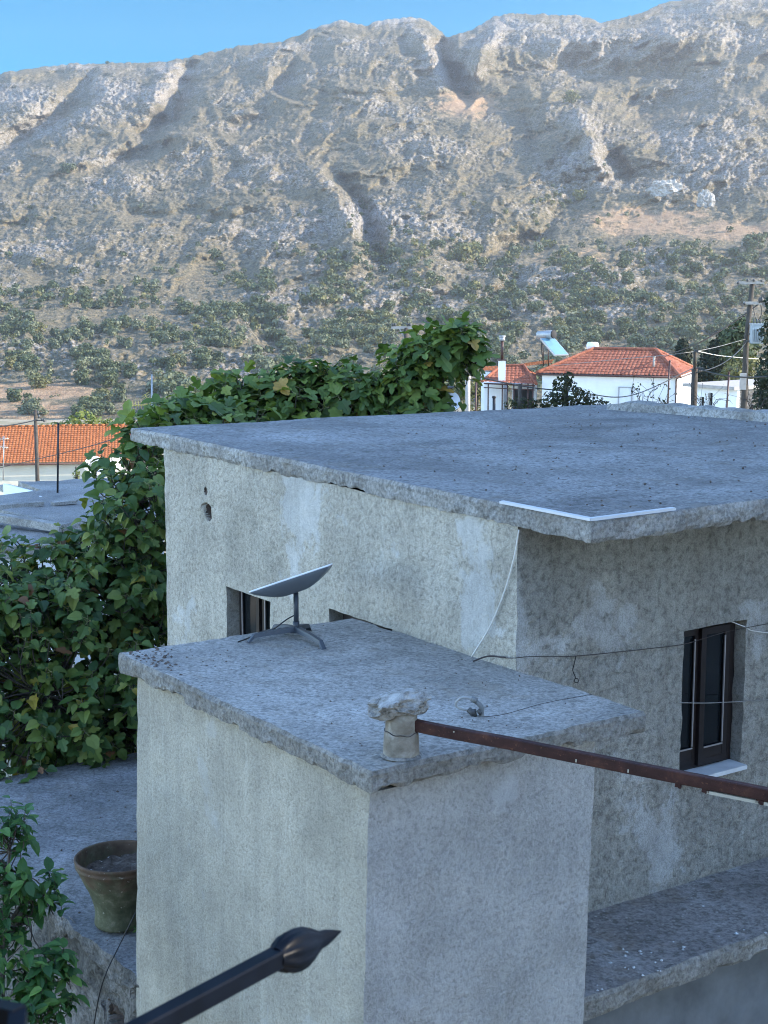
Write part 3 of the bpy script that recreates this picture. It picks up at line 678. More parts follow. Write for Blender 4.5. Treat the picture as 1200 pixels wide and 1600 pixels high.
def jitter(P, amp=.006, fr=7): return np.stack([fbm(P * fr + k * 13.7, 2) for k in range(3)], -1) * amp
def wall_face(mb, P0, U, N, length, zb, ztop, openings=(), res=.07, depth=.14, mi=0, mi_r=1, shear=(0, 0), amp=.006, pits=(), Lb=None):
    """rendered wall face from P0 along U, outward normal N; zb bottom, ztop(u) top; openings (u0,u1,z0,z1[,depth]);
    shear = shift along U of the bottom corners (start, end)"""
    us = set(np.round(np.linspace(0, length, max(2, int(length / res)) + 1), 4)); z1m = max(ztop(0), ztop(length))
    zs = set(np.round(np.linspace(0, 1, max(2, int((z1m - zb) / res)) + 1), 4))
    def zn(z, u): return (z - zb) / (ztop(u) - zb)
    for o in openings:
        um = (o[0] + o[1]) / 2
        for q in (o[0], o[1]): us = {k for k in us if abs(k - q) > .02} | {round(q, 4)}
        for q in (o[2], o[3]): zs = {k for k in zs if abs(k - zn(q, um)) > .012} | {round(zn(q, um), 4)}
    for (pu, pz, ru, rz, pd) in pits:
        us |= set(np.round(np.linspace(pu - ru * 1.6, pu + ru * 1.6, 16), 4)); zs |= set(np.round(np.linspace(zn(pz - rz * 1.6, pu), zn(pz + rz * 1.6, pu), 22), 4))
    us = np.array(sorted(us)); zs = np.array(sorted(zs)); nu, nz = len(us), len(zs)
    zt = np.array([ztop(q) for q in us]); Z = zb + (zt - zb)[None, :] * zs[:, None]
    s0, s1 = [np.array(q, float) if hasattr(q, '__len__') else U * q for q in shear]
    sh = (1 - zs)[:, None, None] * (s0 + (s1 - s0) * (us / length)[:, None])[None]
    G = np.asarray(P0)[None, None] + us[None, :, None] * U + sh + Z[..., None] * UP; G[..., 2] = Z
    G = G + jitter(G, amp)
    mid = np.ones((nz - 1, nu - 1), bool); mm = np.full((nz - 1, nu - 1), mi)
    for (pu, pz, ru, rz, pd) in pits:
        q = np.hypot((us[None, :] - pu) / ru, (Z - pz) / rz) + .45 * fbm(np.stack([np.repeat(us[None, :], nz, 0) * 11, Z * 11, Z * 0 + pu], -1), 3)
        dp = sstep(1.05, .75, q); G = G - (dp * pd * (.75 + .5 * noise(np.stack([np.repeat(us[None, :], nz, 0) * 14, Z * 14, Z * 0], -1))))[..., None] * N
        mm[(dp[:-1, :-1] + dp[1:, 1:]) / 2 > .35] = 2
    for o in openings:
        um = (o[0] + o[1]) / 2
        iu = (us[:-1] >= o[0] - 1e-3) & (us[1:] <= o[1] + 1e-3); iz = (zs[:-1] >= zn(o[2], um) - 1e-3) & (zs[1:] <= zn(o[3], um) + 1e-3)
        mid[np.ix_(iz, iu)] = False
    I = np.arange(nu * nz).reshape(nz, nu); F = np.stack([I[:-1, :-1], I[:-1, 1:], I[1:, 1:], I[1:, :-1]], -1)[mid]
    if np.dot(np.cross(U, UP), N) < 0: F = F[:, ::-1]
    mb.add(G.reshape(-1, 3), F, list(mm[mid]))
    for o in openings:                                           # reveals
        d = o[4] if len(o) > 4 else depth; um = (o[0] + o[1]) / 2
        iu = [k for k in range(nu) if o[0] - 1e-3 <= us[k] <= o[1] + 1e-3]; iz = [k for k in range(nz) if zn(o[2], um) - 1e-3 <= zs[k] <= zn(o[3], um) + 1e-3]
        loop = [(iz[0], k) for k in iu] + [(k, iu[-1]) for k in iz[1:]] + [(iz[-1], k) for k in iu[-2::-1]] + [(k, iu[0]) for k in iz[-2:0:-1]]
        E = np.array([G[q] for q in loop]); n = len(E); V = np.concatenate([E, E - N * d * .5 + jitter(E, .004), E - N * d])
        F = [(k * n + i, k * n + (i + 1) % n, (k + 1) * n + (i + 1) % n, (k + 1) * n + i) for k in (0, 1) for i in range(n)]
        mb.add(V, F, mi_r)
    return G
def frame_rect(mb, c, U, w_, h_, bar, dep, N, mi=0):
    """rectangular frame of four bars round centre c"""
    ax = (U, N, UP)
    mb.box(c - U * (w_ / 2 - bar / 2), (bar, dep, h_), ax, mi); mb.box(c + U * (w_ / 2 - bar / 2), (bar, dep, h_), ax, mi)
    mb.box(c - UP * (h_ / 2 - bar / 2), (w_ - 2 * bar, dep, bar), ax, mi); mb.box(c + UP * (h_ / 2 - bar / 2), (w_ - 2 * bar, dep, bar), ax, mi)

# ---- main house
GZ0 = -7.3
house = thing('rendered_house', H(2, 2.5, GZ0), 'weathered grey rendered house under a flat overhanging concrete roof', 'house')
zt_main = lambda u: -1.418 + .0088 * u
w1 = (2.80, 3.46, -3.35, -2.285); w2 = (1.25, 2.004, -2.75, -2.268); w3 = (1.372, 1.945, -3.20, -2.222)
mb = MB()
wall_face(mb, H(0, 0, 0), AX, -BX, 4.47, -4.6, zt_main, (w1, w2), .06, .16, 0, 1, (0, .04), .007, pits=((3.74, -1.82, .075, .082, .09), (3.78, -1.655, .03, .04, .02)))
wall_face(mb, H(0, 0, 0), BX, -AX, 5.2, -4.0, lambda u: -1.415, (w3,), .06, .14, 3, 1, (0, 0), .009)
mb.prism([H(.03, 5.2, 0), H(4.45, 5.2, 0), H(4.45, .03, 0), H(4.42, .03, 0), H(4.42, 5.17, 0), H(.03, 5.17, 0)], -4.6, -1.42, 0)
mb.prism([H(0.3, .3, 0), H(4.3, .3, 0), H(4.3, 5.0, 0), H(.3, 5.0, 0)], -4.6, -1.5, 2)     # dark core closing the rooms
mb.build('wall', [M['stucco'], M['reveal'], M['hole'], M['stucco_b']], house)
mats_s = [M['slab'], M['slab_edge']]
rf = slab([H(-.64, -.02, -1.312), H(5.05, -.02, -1.262), H(4.9, 5.5, -1.31), H(-.64, 5.5, -1.30)], .118, .04, .012, .022, .014, mats_s, 'roof', house, 3.0)
mb = MB(); a0, a1 = at_z(946, 634, -1.27), at_z(1210, 655, -1.27); kd = (a1 - a0) / np.linalg.norm(a1 - a0); kn = np.array([-kd[1], kd[0], 0])
kp = [a0 - kd * .0 + kn * .0]; n_ = 60; S_ = []
for k in range(n_ + 1):
    c = a0 + (a1 + kd * 1.2 - a0) * k / n_; e = sstep(0, .10, k / n_); hgt = (.05 + .02 * noise(np.array([k * .3, .5, 3.1]))) * (.25 + .75 * e)
    S_.append([c + np.array([0, 0, -.06]) - kn * .0, c + np.array([0, 0, hgt * .8]) + kn * .03, c + np.array([0, 0, hgt]) + kn * .10, c + np.array([0, 0, hgt]) + kn * .22, c + kn * .27 - UP * .06])
mb.grid(np.array(S_).transpose(1, 0, 2)[::-1], 0)
kb = mb.build('kerb', M['slab_edge'], rf)
mb = MB()                                                       # white flashing on the near roof corner
c0 = H(-.650, -.035, -1.292); e1 = H(.12, -.035, -1.290); e2 = H(-.652, .60, -1.288)
for p, q, nn in ((c0, e1, BX), (c0, e2, AX)):
    d = (q - p) / np.linalg.norm(q - p); mb.box((p + q) / 2 + nn * .016, (np.linalg.norm(q - p), .022, .005), (d, nn, UP)); mb.box((p + q) / 2 - UP * .006 - nn * .003, (np.linalg.norm(q - p), .004, .014), (d, nn, UP))
mb.build('flashing', M['white_strip'], rf)

def window(P0, U, N, op, dep, kind, label=None):
    u0, u1, z0, z1 = op[:4]; c = P0 + U * (u0 + u1) / 2 - N * (dep - .02); c[2] = (z0 + z1) / 2; w_, h_ = u1 - u0, z1 - z0
    mb = MB(); frame_rect(mb, c, U, w_ + .02, h_ + .02, .05, .05, N)
    wi = mb.build('window', M['wood'], house)
    if label: wi['label'] = label
    return wi, c, w_, h_
def sash(wi, c, U, N, x0, x1, h_, dz, bar=.045, bead=True):
    mb = MB(); cc = c + U * (x0 + x1) / 2 + N * dz; frame_rect(mb, cc, U, x1 - x0, h_, bar, .04, N)
    mb.box(cc - UP * (h_ / 2 - .065), (x1 - x0 - .01, .036, .10), (U, N, UP)); mb.build('sash', M['wood'], wi)
    mb = MB(); mb.box(cc, (x1 - x0 - bar * 1.6, .008, h_ - bar * 1.6), (U, N, UP)); mb.build('pane', M['glass'], wi)
    if bead:
        mb = MB(); s_ = x1 - bar - .004
        mb.box(c + U * s_ + N * (dz + .022) + UP * .03, (.009, .008, h_ - .2), (U, N, UP)); mb.box(cc + N * (dz * 0 + .022) - UP * (h_ / 2 - .118), (x1 - x0 - 2 * bar, .008, .008), (U, N, UP)); mb.build('glazing_bead', M['bead'], wi)
# right-hand wall window: two sashes, marble sill
wi, c, ww, hh = window(H(0, 0, 0), BX, -AX, w3, .14, 'tall', 'tall dark brown window above a pale marble sill')
sash(wi, c, BX, -AX, -ww / 2 + .02, -ww / 2 + .25, hh - .06, .005); sash(wi, c, BX, -AX, -ww / 2 + .235, ww / 2 - .075, hh - .06, .035)
mb = MB(); mb.box(c + BX * .10 - AX * .035, (.13, .004, hh - .3), (BX, AX, UP)); mb.build('curtain', M['curtain'], wi)
mb = MB(); cs = H(.055, (w3[0] + w3[1]) / 2, w3[2] - .005); mb.box(cs - AX * .015, (w3[1] - w3[0] - .012, .20, .028), (BX, AX, UP)); mb.build('sill', M['marble'], wi)
wi, c, ww, hh = window(H(0, 0, 0), AX, -BX, w1, .16, 'half open', 'brown window behind the satellite dish')
sash(wi, c, AX, -BX, -ww / 2 + .03, -.02, hh - .06, .015); sash(wi, c, AX, -BX, .0, ww / 2 - .03, hh - .06, .03)
wi, c, ww, hh = window(H(0, 0, 0), AX, -BX, w2, .16, 'low', 'brown window half hidden by the annex roof')
sash(wi, c, AX, -BX, -ww / 2 + .03, -.02, hh - .06, .015); sash(wi, c, AX, -BX, .0, ww / 2 - .03, hh - .06, .03)

# ---- annex with the small roof
annex = thing('annex', H(.3, -.8, GZ0), 'square rendered annex with a small flat concrete roof in the foreground', 'annex')
mb = MB(); za = lambda u: -2.385
Pn = H(-.935, -1.665, 0)
wall_face(mb, Pn, AX, -BX, 2.50, -5.6, lambda u: -2.385, (), .06, .1, 0, 1, (AX * .08 - BX * .05, AX * .20), .006)
wall_face(mb, Pn, BX, -AX, 1.435, -5.6, lambda u: -2.385, (), .06, .1, 1, 1, (AX * .08 - BX * .05, -BX * .09), .006)
mb.prism([H(-.88, -.235, 0), H(1.5, -.235, 0), H(1.5, -1.5, 0), H(-.88, -1.5, 0)], -5.6, -2.40, 1)

mb.build('wall', [M['stucco_c'], M['stucco_d']], annex)
arf = slab([H(-1.04, -1.725, -2.275), H(1.70, -1.725, -2.275), H(1.70, -.012, -2.272), H(-1.04, .025, -2.275)], .112, .03, .011, .036, .010, [M['annex_slab'], M['annex_edge']], 'roof', annex, 11.0)

# ---- lower storey: terrace on the left, ledge on the right
low = thing('lower_storey', H(2, 1, GZ0 - .2), 'dark lower storey with a stained concrete ledge and terrace around the house', 'building')
mb = MB()
wall_face(mb, H(1.55, -1.62, 0), AX, -BX, 4.5, -7.6, lambda u: -4.43, (), .10, .1, 0, 0, (0, 0), .045, pits=((.62, -4.82, .10, .09, .10),))
wall_face(mb, H(-.62, -1.2, 0), BX, -AX, 8.2, -7.6, lambda u: -4.04, (), .15, .1, 1, 1, (0, 0), .012)
mb.prism([H(-.5, -.9, 0), H(5.9, -.9, 0), H(5.9, 6.9, 0), H(-.5, 6.9, 0)], -7.6, -4.60, 1)
mb.build('wall', [M['stone_wall'], M['dark_wall'], M['hole']], low)
slab([H(-.84, -1.15, -3.915), H(.06, -1.15, -3.915), H(.06, 7.0, -3.915), H(-.82, 7.0, -3.915)], .135, .045, .012, .024, .012, [M['ledge'], M['annex_edge']], 'ledge', low, 21.0)
slab([H(1.67, -1.655, -4.40), H(6.0, -1.70, -4.40), H(5.98, 3.0, -4.40), H(1.67, 3.0, -4.40)], .16, .06, .03, .05, .035, [M['terrace'], M['stone_wall']], 'terrace', low, 31.0)

# ------------------------------------------------------------------ things on the annex roof
# satellite dish: flat rounded panel tilted back on a mast with a four-legged foot
ZR = -2.272
dc = at_z(463, 995, ZR); vx = np.array([1., .05, 0]); vx /= np.linalg.norm(vx)
sdish = thing('satellite_dish', dc, 'grey flat panel satellite dish tilted on a mast with splayed legs', 'satellite dish')
s_px = dc[1] / FPX                                               # metres per photo pixel at the dish
mb = MB(); mt = dc + np.array([0, 0, 72 * s_px]); mb.tube([dc + UP * .045, mt], .0165, 14); mb.tube([dc + UP * .04, dc + UP * .10], .021, 14); mb.build('mast', M['dish_base'], sdish)
def plate(mb, c, X, Y, N, wx, wy, rad, layers, n=8):
    """rounded rectangle plate; layers = (offset along N, scale)"""
    pts = []
    for qx, qy, a0 in ((1, 1, 0), (-1, 1, 90), (-1, -1, 180), (1, -1, 270)):
        for k in range(n + 1):
            a = R(a0 + 90 * k / n); pts.append((qx * (wx / 2 - rad) + rad * math.cos(a), qy * (wy / 2 - rad) + rad * math.sin(a)))
    pts = np.array(pts); m = len(pts); V = []
    for off, sc in layers: V.append(c + N * off + pts[:, :1] * sc * X + pts[:, 1:] * sc * Y)
    F = [(k * m + i, k * m + (i + 1) % m, (k + 1) * m + (i + 1) % m, (k + 1) * m + i) for k in range(len(layers) - 1) for i in range(m)]
    F += [tuple(range(m - 1, -1, -1)), tuple(range((len(layers) - 1) * m, len(layers) * m))]
    mb.add(np.concatenate(V), F, 0, smooth=True)
pl, pr = at_y(393, 925, dc[1] + .02), at_y(518, 883, dc[1] + .02)
X_ = pr - pl; LX = np.linalg.norm(X_); X_ /= LX; Y_ = np.array([-.06, .98, -.188]); Y_ -= X_ * np.dot(Y_, X_); Y_ /= np.linalg.norm(Y_); N_ = np.cross(X_, Y_); N_ *= np.sign(N_[2])
pc = (pl + pr) / 2
mb = MB(); plate(mb, pc, X_, Y_, N_, LX * .99, .31, .045, [(-.094, .18), (-.092, .30), (-.084, .42), (-.068, .58), (-.045, .76), (-.022, .91), (-.008, .98), (0, .995)]); hs = mb.build('housing', M['dish'], sdish)
mb = MB(); plate(mb, pc, X_, Y_, N_, LX, .315, .046, [(.0, 1.0), (.007, 1.0), (.009, .985)]); mb.build('face_panel', M['dish_rim'], sdish)
hub = dc + UP * .045
mb = MB(); mb.box(hub + UP * .0, (.075, .055, .03), (vx, np.cross(UP, vx), UP)); mb.build('foot_hub', M['dish_base'], sdish)
for q in ((387, 1003), (507, 1014), (483, 984), (425, 985)):
    t_ = at_z(*q, ZR + .006); d = t_ - hub; d[2] = 0; d /= np.linalg.norm(d); s_ = np.cross(UP, d); mb = MB()
    prof = []
    for k, (fr, z, hw, hh_) in enumerate(((0, .055, .026, .026), (.5, .050, .023, .022), (.88, .040, .020, .018), (.97, .012, .020, .012), (1.0, .004, .020, .005))):
        p = hub + (t_ - hub) * fr; p[2] = ZR + z + (0 if k < 3 else .0); prof += [p - s_ * hw - UP * hh_ * .6, p + s_ * hw - UP * hh_ * .6, p + s_ * hw * .6 + UP * hh_ * .6, p - s_ * hw * .6 + UP * hh_ * .6]
    V = np.array(prof); m = 5; F = [(k * 4 + i, k * 4 + (i + 1) % 4, (k + 1) * 4 + (i + 1) % 4, (k + 1) * 4 + i) for k in range(m - 1) for i in range(4)] + [(3, 2, 1, 0), (16, 17, 18, 19)]
    mb.add(V, F); mb.build('leg', M['dish_base'], sdish)
mb = MB(); ca = [mt - UP * .14, at_y(448, 968, dc[1] - .01), at_y(428, 982, dc[1] + .0), at_z(408, 987, ZR + .02), at_z(388, 997, ZR + .012), at_z(372, 1003, ZR + .01)]
mb.tube(curve(ca, 40), .0045, 7); mb.build('cable', M['black'], sdish)
# vent pipe with a slab of stone on it
pc_ = at_z(627, 1180, ZR); vp = thing('vent_pipe', pc_, 'short weathered cement vent pipe on the annex roof corner', 'vent pipe')
sp_ = pc_[1] / FPX; r0 = 29.5 * sp_
mb = MB(); mb.lathe([(r0 * 1.02, -.01), (r0 * 1.0, .02), (r0 * .97, .09), (r0 * .93, .118), (r0 * .90, .122)], pc_, 40); mb.build('collar', M['pipe'], vp)
mb = MB(); mb.lathe([(r0 * .90, .110), (r0 * .885, .13), (r0 * .86, .25), (r0 * .70, .252), (r0 * .7, .12)], pc_, 40, 0, (False, False)); mb.build('pipe', M['pipe'], vp)
mb = MB(); th_ = np.linspace(0, 2 * np.pi, 60); mb.tube(np.stack([pc_[0] + r0 * .925 * np.cos(th_), pc_[1] + r0 * .925 * np.sin(th_), pc_[2] + .122 + .006 * np.sin(th_ * 2 + 1) + .003 * np.sin(th_ * 7)], -1), .0025, 5); mb.build('tie_wire', M['wire_dark'], vp)
mb = MB(); th_ = np.arange(28) * 2 * np.pi / 28; V = [];
for k, (rr, z) in enumerate(((r0 * 1.16, .001), (r0 * 1.10, .006), (r0 * 1.0, .014))): V.append(pc_ + np.stack([np.cos(th_), np.sin(th_), th_ * 0], -1) * (rr * (1 + .10 * noise(np.stack([np.cos(th_) * 2, np.sin(th_) * 2, th_ * 0 + 3], -1))))[:, None] + UP * z)
F = [(k * 28 + i, k * 28 + (i + 1) % 28, (k + 1) * 28 + (i + 1) % 28, (k + 1) * 28 + i) for k in (0, 1) for i in range(28)]; mb.add(np.concatenate(V), F); mb.build('mortar_ring', M['annex_edge'], vp)
cc = at_y(624, 1100, pc_[1])
bm = bmesh.new(); bmesh.ops.create_cube(bm, size=2.0); bmesh.ops.subdivide_edges(bm, edges=bm.edges[:], cuts=26, use_grid_fill=True)
V = np.array([v.co[:] for v in bm.verts]); F = [[v.index for v in f.verts] for f in bm.faces]; bm.free()
V /= ((np.abs(V) ** 5).sum(1) ** .2)[:, None]
ang = np.arctan2(V[:, 1], V[:, 0]); V[:, :2] *= (1 + .10 * noise(np.stack([np.cos(ang) * 1.5, np.sin(ang) * 1.5, ang * 0 + 5], -1)))[:, None]
rs = np.random.RandomState(12); Vn = V.copy()
for k in range(34):
    n_ = rs.normal(size=3) * np.array([1, 1, .5]); n_ /= np.linalg.norm(n_); e_d = np.maximum(0, Vn @ n_ - rs.uniform(.70, .98)); Vn = Vn - e_d[:, None] * n_
for k in range(16):                                              # bitten-out flakes round the rim
    c_ = rs.normal(size=3) * np.array([1, 1, .5]); c_ /= np.linalg.norm(c_); d_ = np.linalg.norm(Vn - c_ * 1.0, axis=1); Vn = Vn * (1 - .16 * sstep(.42, .30, d_))[:, None]
Vn = Vn * (1 + .035 * ridged(V * 3.2 + 7, 3) + .02 * noise(V * 11))[:, None]
tilt = np.array(Matrix.Rotation(R(-9), 3, 'Y')); Vn = (Vn * np.array([.19, .165, .070])) @ tilt.T
mb = MB(); mb.add(Vn + cc, F); tag(mb.build('cap_stone', M['capstone']), 'rough pale limestone slab laid on top of the cement vent pipe', 'stone')
# small bent pipe with fittings
eb = at_z(748, 1118, ZR); se = eb[1] / FPX
def off(dx, dy, dd=0.0): return eb + np.array([dx * se, dd, -dy * se])
bp = thing('bent_pipe', eb, 'small looped pipe with dark fittings rising from the annex roof', 'pipe')
mb = MB(); mb.tube(curve([off(4, 6), off(5, -8), off(3, -16), off(-4, -22, .01)], 24), .0125, 10); mb.build('riser', M['pvc_grey'], bp)
mb = MB(); mb.tube(curve([off(-2, -22, .01), off(-14, -27, .02), off(-27, -28, .02), off(-35, -22, .02), off(-36, -14, .03), off(-30, -9, .03), off(-12, -6, .02)], 50), .007, 9); mb.build('hose_loop', M['pvc_pale'], bp)
for p, q, r_ in ((off(-12, -27, .015), off(-3, -23, .01), .0165), (off(-15, -7, .02), off(-8, -3, .02), .014)):
    mb = MB(); mb.tube([p, q], r_, 12); mb.build('coupling', M['pvc_grey'], bp)
mb = MB(); mb.tube([off(-16, -8, .02), off(-7, -2, .0)], .016, 10); mb.tube([off(-8, -10, .01), off(-6, 2, .0)], .012, 10); mb.tube([off(-2, -10, -.005), off(4, -3, -.01)], .011, 10); mb.build('valve', M['fitting'], bp)
mb = MB(); mb.tube(curve([off(-10, 4), off(40, -2), off(110, -12, .1), off(190, -18, .2)], 20), .0018, 5); tag(mb.build('stray_wire', M['wire_dark']), 'thin dark wire lying across the annex roof from the looped pipe', 'wire')

# rusted steel beam running from the vent pipe towards the viewer
bs = at_y(648, 1133, pc_[1] - .02); be = at_y(1200, 1241, 6.4)
bd = (be - bs) / np.linalg.norm(be - bs); be2 = bs + bd * (np.linalg.norm(be - bs) + .7); bsid = np.cross(UP, bd); bsid /= np.linalg.norm(bsid); bup = np.cross(bd, bsid)
beam = thing('steel_beam', bs, 'long rusty brown steel beam running from the vent pipe past the window', 'beam')
mb = MB(); Lb = np.linalg.norm(be2 - bs)
nb_ = 60; hw, hh = .020, .0275; prof = [(-hw, -hh + .004), (-hw + .004, -hh), (hw - .004, -hh), (hw, -hh + .004), (hw, hh - .004), (hw - .004, hh), (-hw + .004, hh), (-hw, hh - .004)]
G = np.array([[bs + bd * Lb * k / nb_ + bsid * x + bup * z + UP * .003 * noise(np.array([k * .21, 1.5, 2.])) for x, z in prof + prof[:1]] for k in range(nb_ + 1)])
mb.grid(G, 0); mb.add(G[0][:-1], [tuple(range(8))]); mb.add(G[-1][:-1], [tuple(range(8))]); mb.build('bar', M['rust'], beam)
def on_beam(px):                                                # beam point seen at a column of the photo
    ts = np.linspace(0, Lb, 400); Q = bs + bd * ts[:, None]; d = Q[:, 1] * cp - Q[:, 2] * sp; return Q[np.argmin(np.abs(600 + FPX * Q[:, 0] / d - px))]
for px, s_ in ((1060, .02), (1104, .028), (1190, .03)):
    q = on_beam(px); mb = MB(); mb.box(q - bup * (hh + .008), (s_ * 1.2, .03, .018), (bd, bsid, bup)); mb.box(q - bup * (hh + .013) + bd * .008, (s_ * .6, .026, .018), (bd, bsid, bup)); mb.build('bracket', M['rust'], beam)
q0, q1 = on_beam(1106), on_beam(1188); mb = MB(); mb.box((q0 + q1) / 2 - bup * (hh + .013), (np.linalg.norm(q1 - q0), .030, .014), (bd, bsid, bup)); mb.build('plastic_strip', M['white_pvc'], beam)
q0, q1 = on_beam(1196), on_beam(1290); mb = MB(); mb.box((q0 + q1) / 2 - bup * (hh + .013), (np.linalg.norm(q1 - q0), .030, .014), (bd, bsid, bup)); mb.build('plastic_strip', M['white_pvc'], beam)
for px in (712, 902, 983):
    q = on_beam(px); mb = MB(); vdir = np.array([0, -1., 0]); mb.box(q - bsid * (hw + .001) * np.sign(np.dot(bsid, [0, 1, 0])) - bup * (.012 if px != 712 else -.012), (.006, .003, .014 if px != 712 else .006), (bd, bsid, bup)); mb.build('paint_fleck', M['white_pvc'], beam)

# cables and wires on the house walls
mb = MB(); nB = -BX * .02
def onleft(px, py, off_=.02): return on_plane(px, py, H(0, 0, 0) - BX * off_, BX)
def onright(px, py, off_=.02): return on_plane(px, py, H(0, 0, 0) - AX * off_, AX)
mb.tube(curve([onleft(811, 828), onleft(803, 872), onleft(788, 925), onleft(765, 980), at_z(737, 1026, ZR + .015)], 40), .0048, 7); tag(mb.build('white_cable', M['white_cord']), 'white cable hanging from the roof corner down to the annex roof', 'cable')
mb = MB(); pw = [at_z(739, 1034, ZR + .01), onleft(763, 1026, .04), onleft(790, 1028, .03), onleft(806, 1028, .03), onright(830, 1026, .03), onright(900, 1025, .02), onright(1000, 1015, .02), onright(1066, 1007, .03), onright(1105, 996, .04), onright(1145, 985, .04), onright(1225, 970, .03)]
mb.tube(curve(pw, 60), .0026, 6); mb.tube(curve(pw[:3], 14) + UP * .003, .005, 6); tag(mb.build('wall_wire', M['wire_dark']), 'thin dark wire strung along the house wall across the window top', 'wire')
mb = MB(); hk = [onright(900, 1025, .02), onright(897, 1038, .02), onright(895, 1048, .02), onright(899, 1058, .02), onright(897, 1065, .02), onright(903, 1066, .02), onright(903, 1061, .02), onright(899, 1060, .02)]
mb.tube(curve(hk, 30), .0032, 6); tag(mb.build('hooked_wire', M['black']), 'short dark bent wire with a loop hanging on the house wall', 'wire')
mb = MB(); mb.tube(curve([onright(1062, 1098, .01), onright(1120, 1098, .02), onright(1240, 1091, .03)], 20), .0034, 6); tag(mb.build('window_line', M['wire']), 'pale line stretched straight across the middle of the window', 'wire')
mb = MB(); mb.tube(curve([onright(1146, 972, .0) + AX * .02, onright(1165, 980, .02), onright(1178, 986, .02), onright(1230, 992, .02)], 20), .0034, 6); tag(mb.build('window_cable', M['white_cord']), 'pale cable leaving the top right corner of the window', 'cable')

# terracotta pot on the terrace
pp = at_z(196, 1448, -4.385); pp = pp + AX * .08
sp2 = pp[1] / FPX
pot = thing('flower_pot', pp, 'wide mossy terracotta pot standing on the terrace beside the annex', 'pot')
rr, hh_ = 72 * sp2, 116 * sp2
mb = MB(); prof = [(.56, 0), (.585, .03), (.575, .10), (.56, .20), (.585, .30), (.64, .42), (.70, .52), (.745, .58), (.765, .595), (.768, .61), (.79, .63), (.86, .73), (.93, .82), (.965, .87), (.985, .88), (.99, .90), (.975, .91), (.985, .945), (1.0, .955), (1.005, .985), (.985, 1.0), (.95, .995), (.93, .97), (.90, .88), (.84, .74), (.76, .62), (.74, .58)]
mb.lathe([(r_ * rr, z * hh_) for r_, z in prof], pp, 48, 0, (True, False)); mb.build('body', M['terracotta'], pot)
mb = MB(); n_ = 28; g = np.linspace(-1, 1, n_); gx, gy = np.meshgrid(g, g); k = np.maximum(1e-6, np.hypot(gx, gy)); mx = np.maximum(np.abs(gx), np.abs(gy)); gx, gy = gx * mx / k, gy * mx / k
G = pp + np.stack([gx * rr * .82, gy * rr * .82, hh_ * .82 + .022 * noise(np.stack([gx * 4, gy * 4, gx * 0], -1)) + .03 * gx], -1); mb.grid(G, 0); mb.build('soil', M['soil'], pot)
rs = np.random.RandomState(3)
mb = MB(); mb.tube(curve([at_y(222, 1405, pp[1] - .30), at_y(205, 1440, pp[1] - .36), at_z(186, 1478, -4.37), on_plane(166, 1520, H(0, -1.76, 0), BX), on_plane(154, 1560, H(0, -1.75, 0), BX), on_plane(143, 1625, H(0, -1.74, 0), BX)], 40), .0042, 7); tag(mb.build('black_cable', M['black']), 'black cable trailing from the pot over the terrace edge', 'cable')
def weed(c, n, size, label, mat, seed):
    rs = np.random.RandomState(seed); mb = MB()
    for k in range(n):
        a = rs.uniform(0, 6.28); t = c + np.array([math.cos(a), math.sin(a), rs.uniform(.4, 1.4)]) * size * rs.uniform(.5, 1.1)
        mb.tube([c, (c + t) / 2 + UP * size * .2, t], .0012, 4, 1); V, F = leaf_cards(rs, np.array([t]), size * .4); mb.add(V, F, 0, rs.uniform(.2, .9))
    return tag(mb.build('weed', [M[mat], M['twig']], tint=True), label, 'weed')
weed(at_z(206, 1456, -4.385), 10, .035, 'small green weed growing at the front foot of the terracotta pot', 'citrus', 1)
weed(at_z(157, 1440, -4.385), 9, .03, 'small green weed growing at the left foot of the terracotta pot', 'citrus', 2)
# loose grit on the roofs and the ledge
mb = MB(); 
def grit(n, f, z, smin, smax, mi, seed):
    rs = np.random.RandomState(seed)
    for k in range(n):
        a, b = f(rs); s_ = rs.uniform(smin, smax); c = H(a, b, z + s_ * .2); d = rs.normal(size=(6, 3)); d /= np.linalg.norm(d, axis=1)[:, None]
        o = np.array([[1, 0, 0], [0, 1, 0], [-1, 0, 0], [0, -1, 0], [0, 0, .7], [0, 0, -.6]]) * s_ * rs.uniform(.6, 1.3, (6, 1)); a_ = rs.uniform(0, 6.28); ca_, sa_ = math.cos(a_), math.sin(a_)
        o = o @ np.array([[ca_, sa_, 0], [-sa_, ca_, 0], [0, 0, 1]]); mb.add(c + o, [(0, 1, 4), (1, 2, 4), (2, 3, 4), (3, 0, 4), (1, 0, 5), (2, 1, 5), (3, 2, 5), (0, 3, 5)], mi)
grit(70, lambda r: (-.84 + abs(r.normal(.16, .22)), r.uniform(-.3, 3.5)), -3.915, .006, .017, 0, 5)
grit(140, lambda r: (r.uniform(-1, 1.65), r.uniform(-1.7, -.05)), -2.274, .003, .008, 1, 6)
grit(70, lambda r: (1.7 - abs(r.normal(0, .3)), -1.7 + abs(r.normal(0, .12))), -2.274, .006, .016, 1, 7)
grit(260, lambda r: (r.uniform(-.5, 4.8), r.uniform(.1, 5.2)), -1.295, .005, .014, 1, 8)
grit(60, lambda r: (r.uniform(1.7, 5.2), r.uniform(-1.6, 0)), -4.395, .006, .016, 1, 9)
go = mb.build('grit', [M['marble'], M['hole']], loc=(0, 0, 0)); go['kind'] = 'stuff'

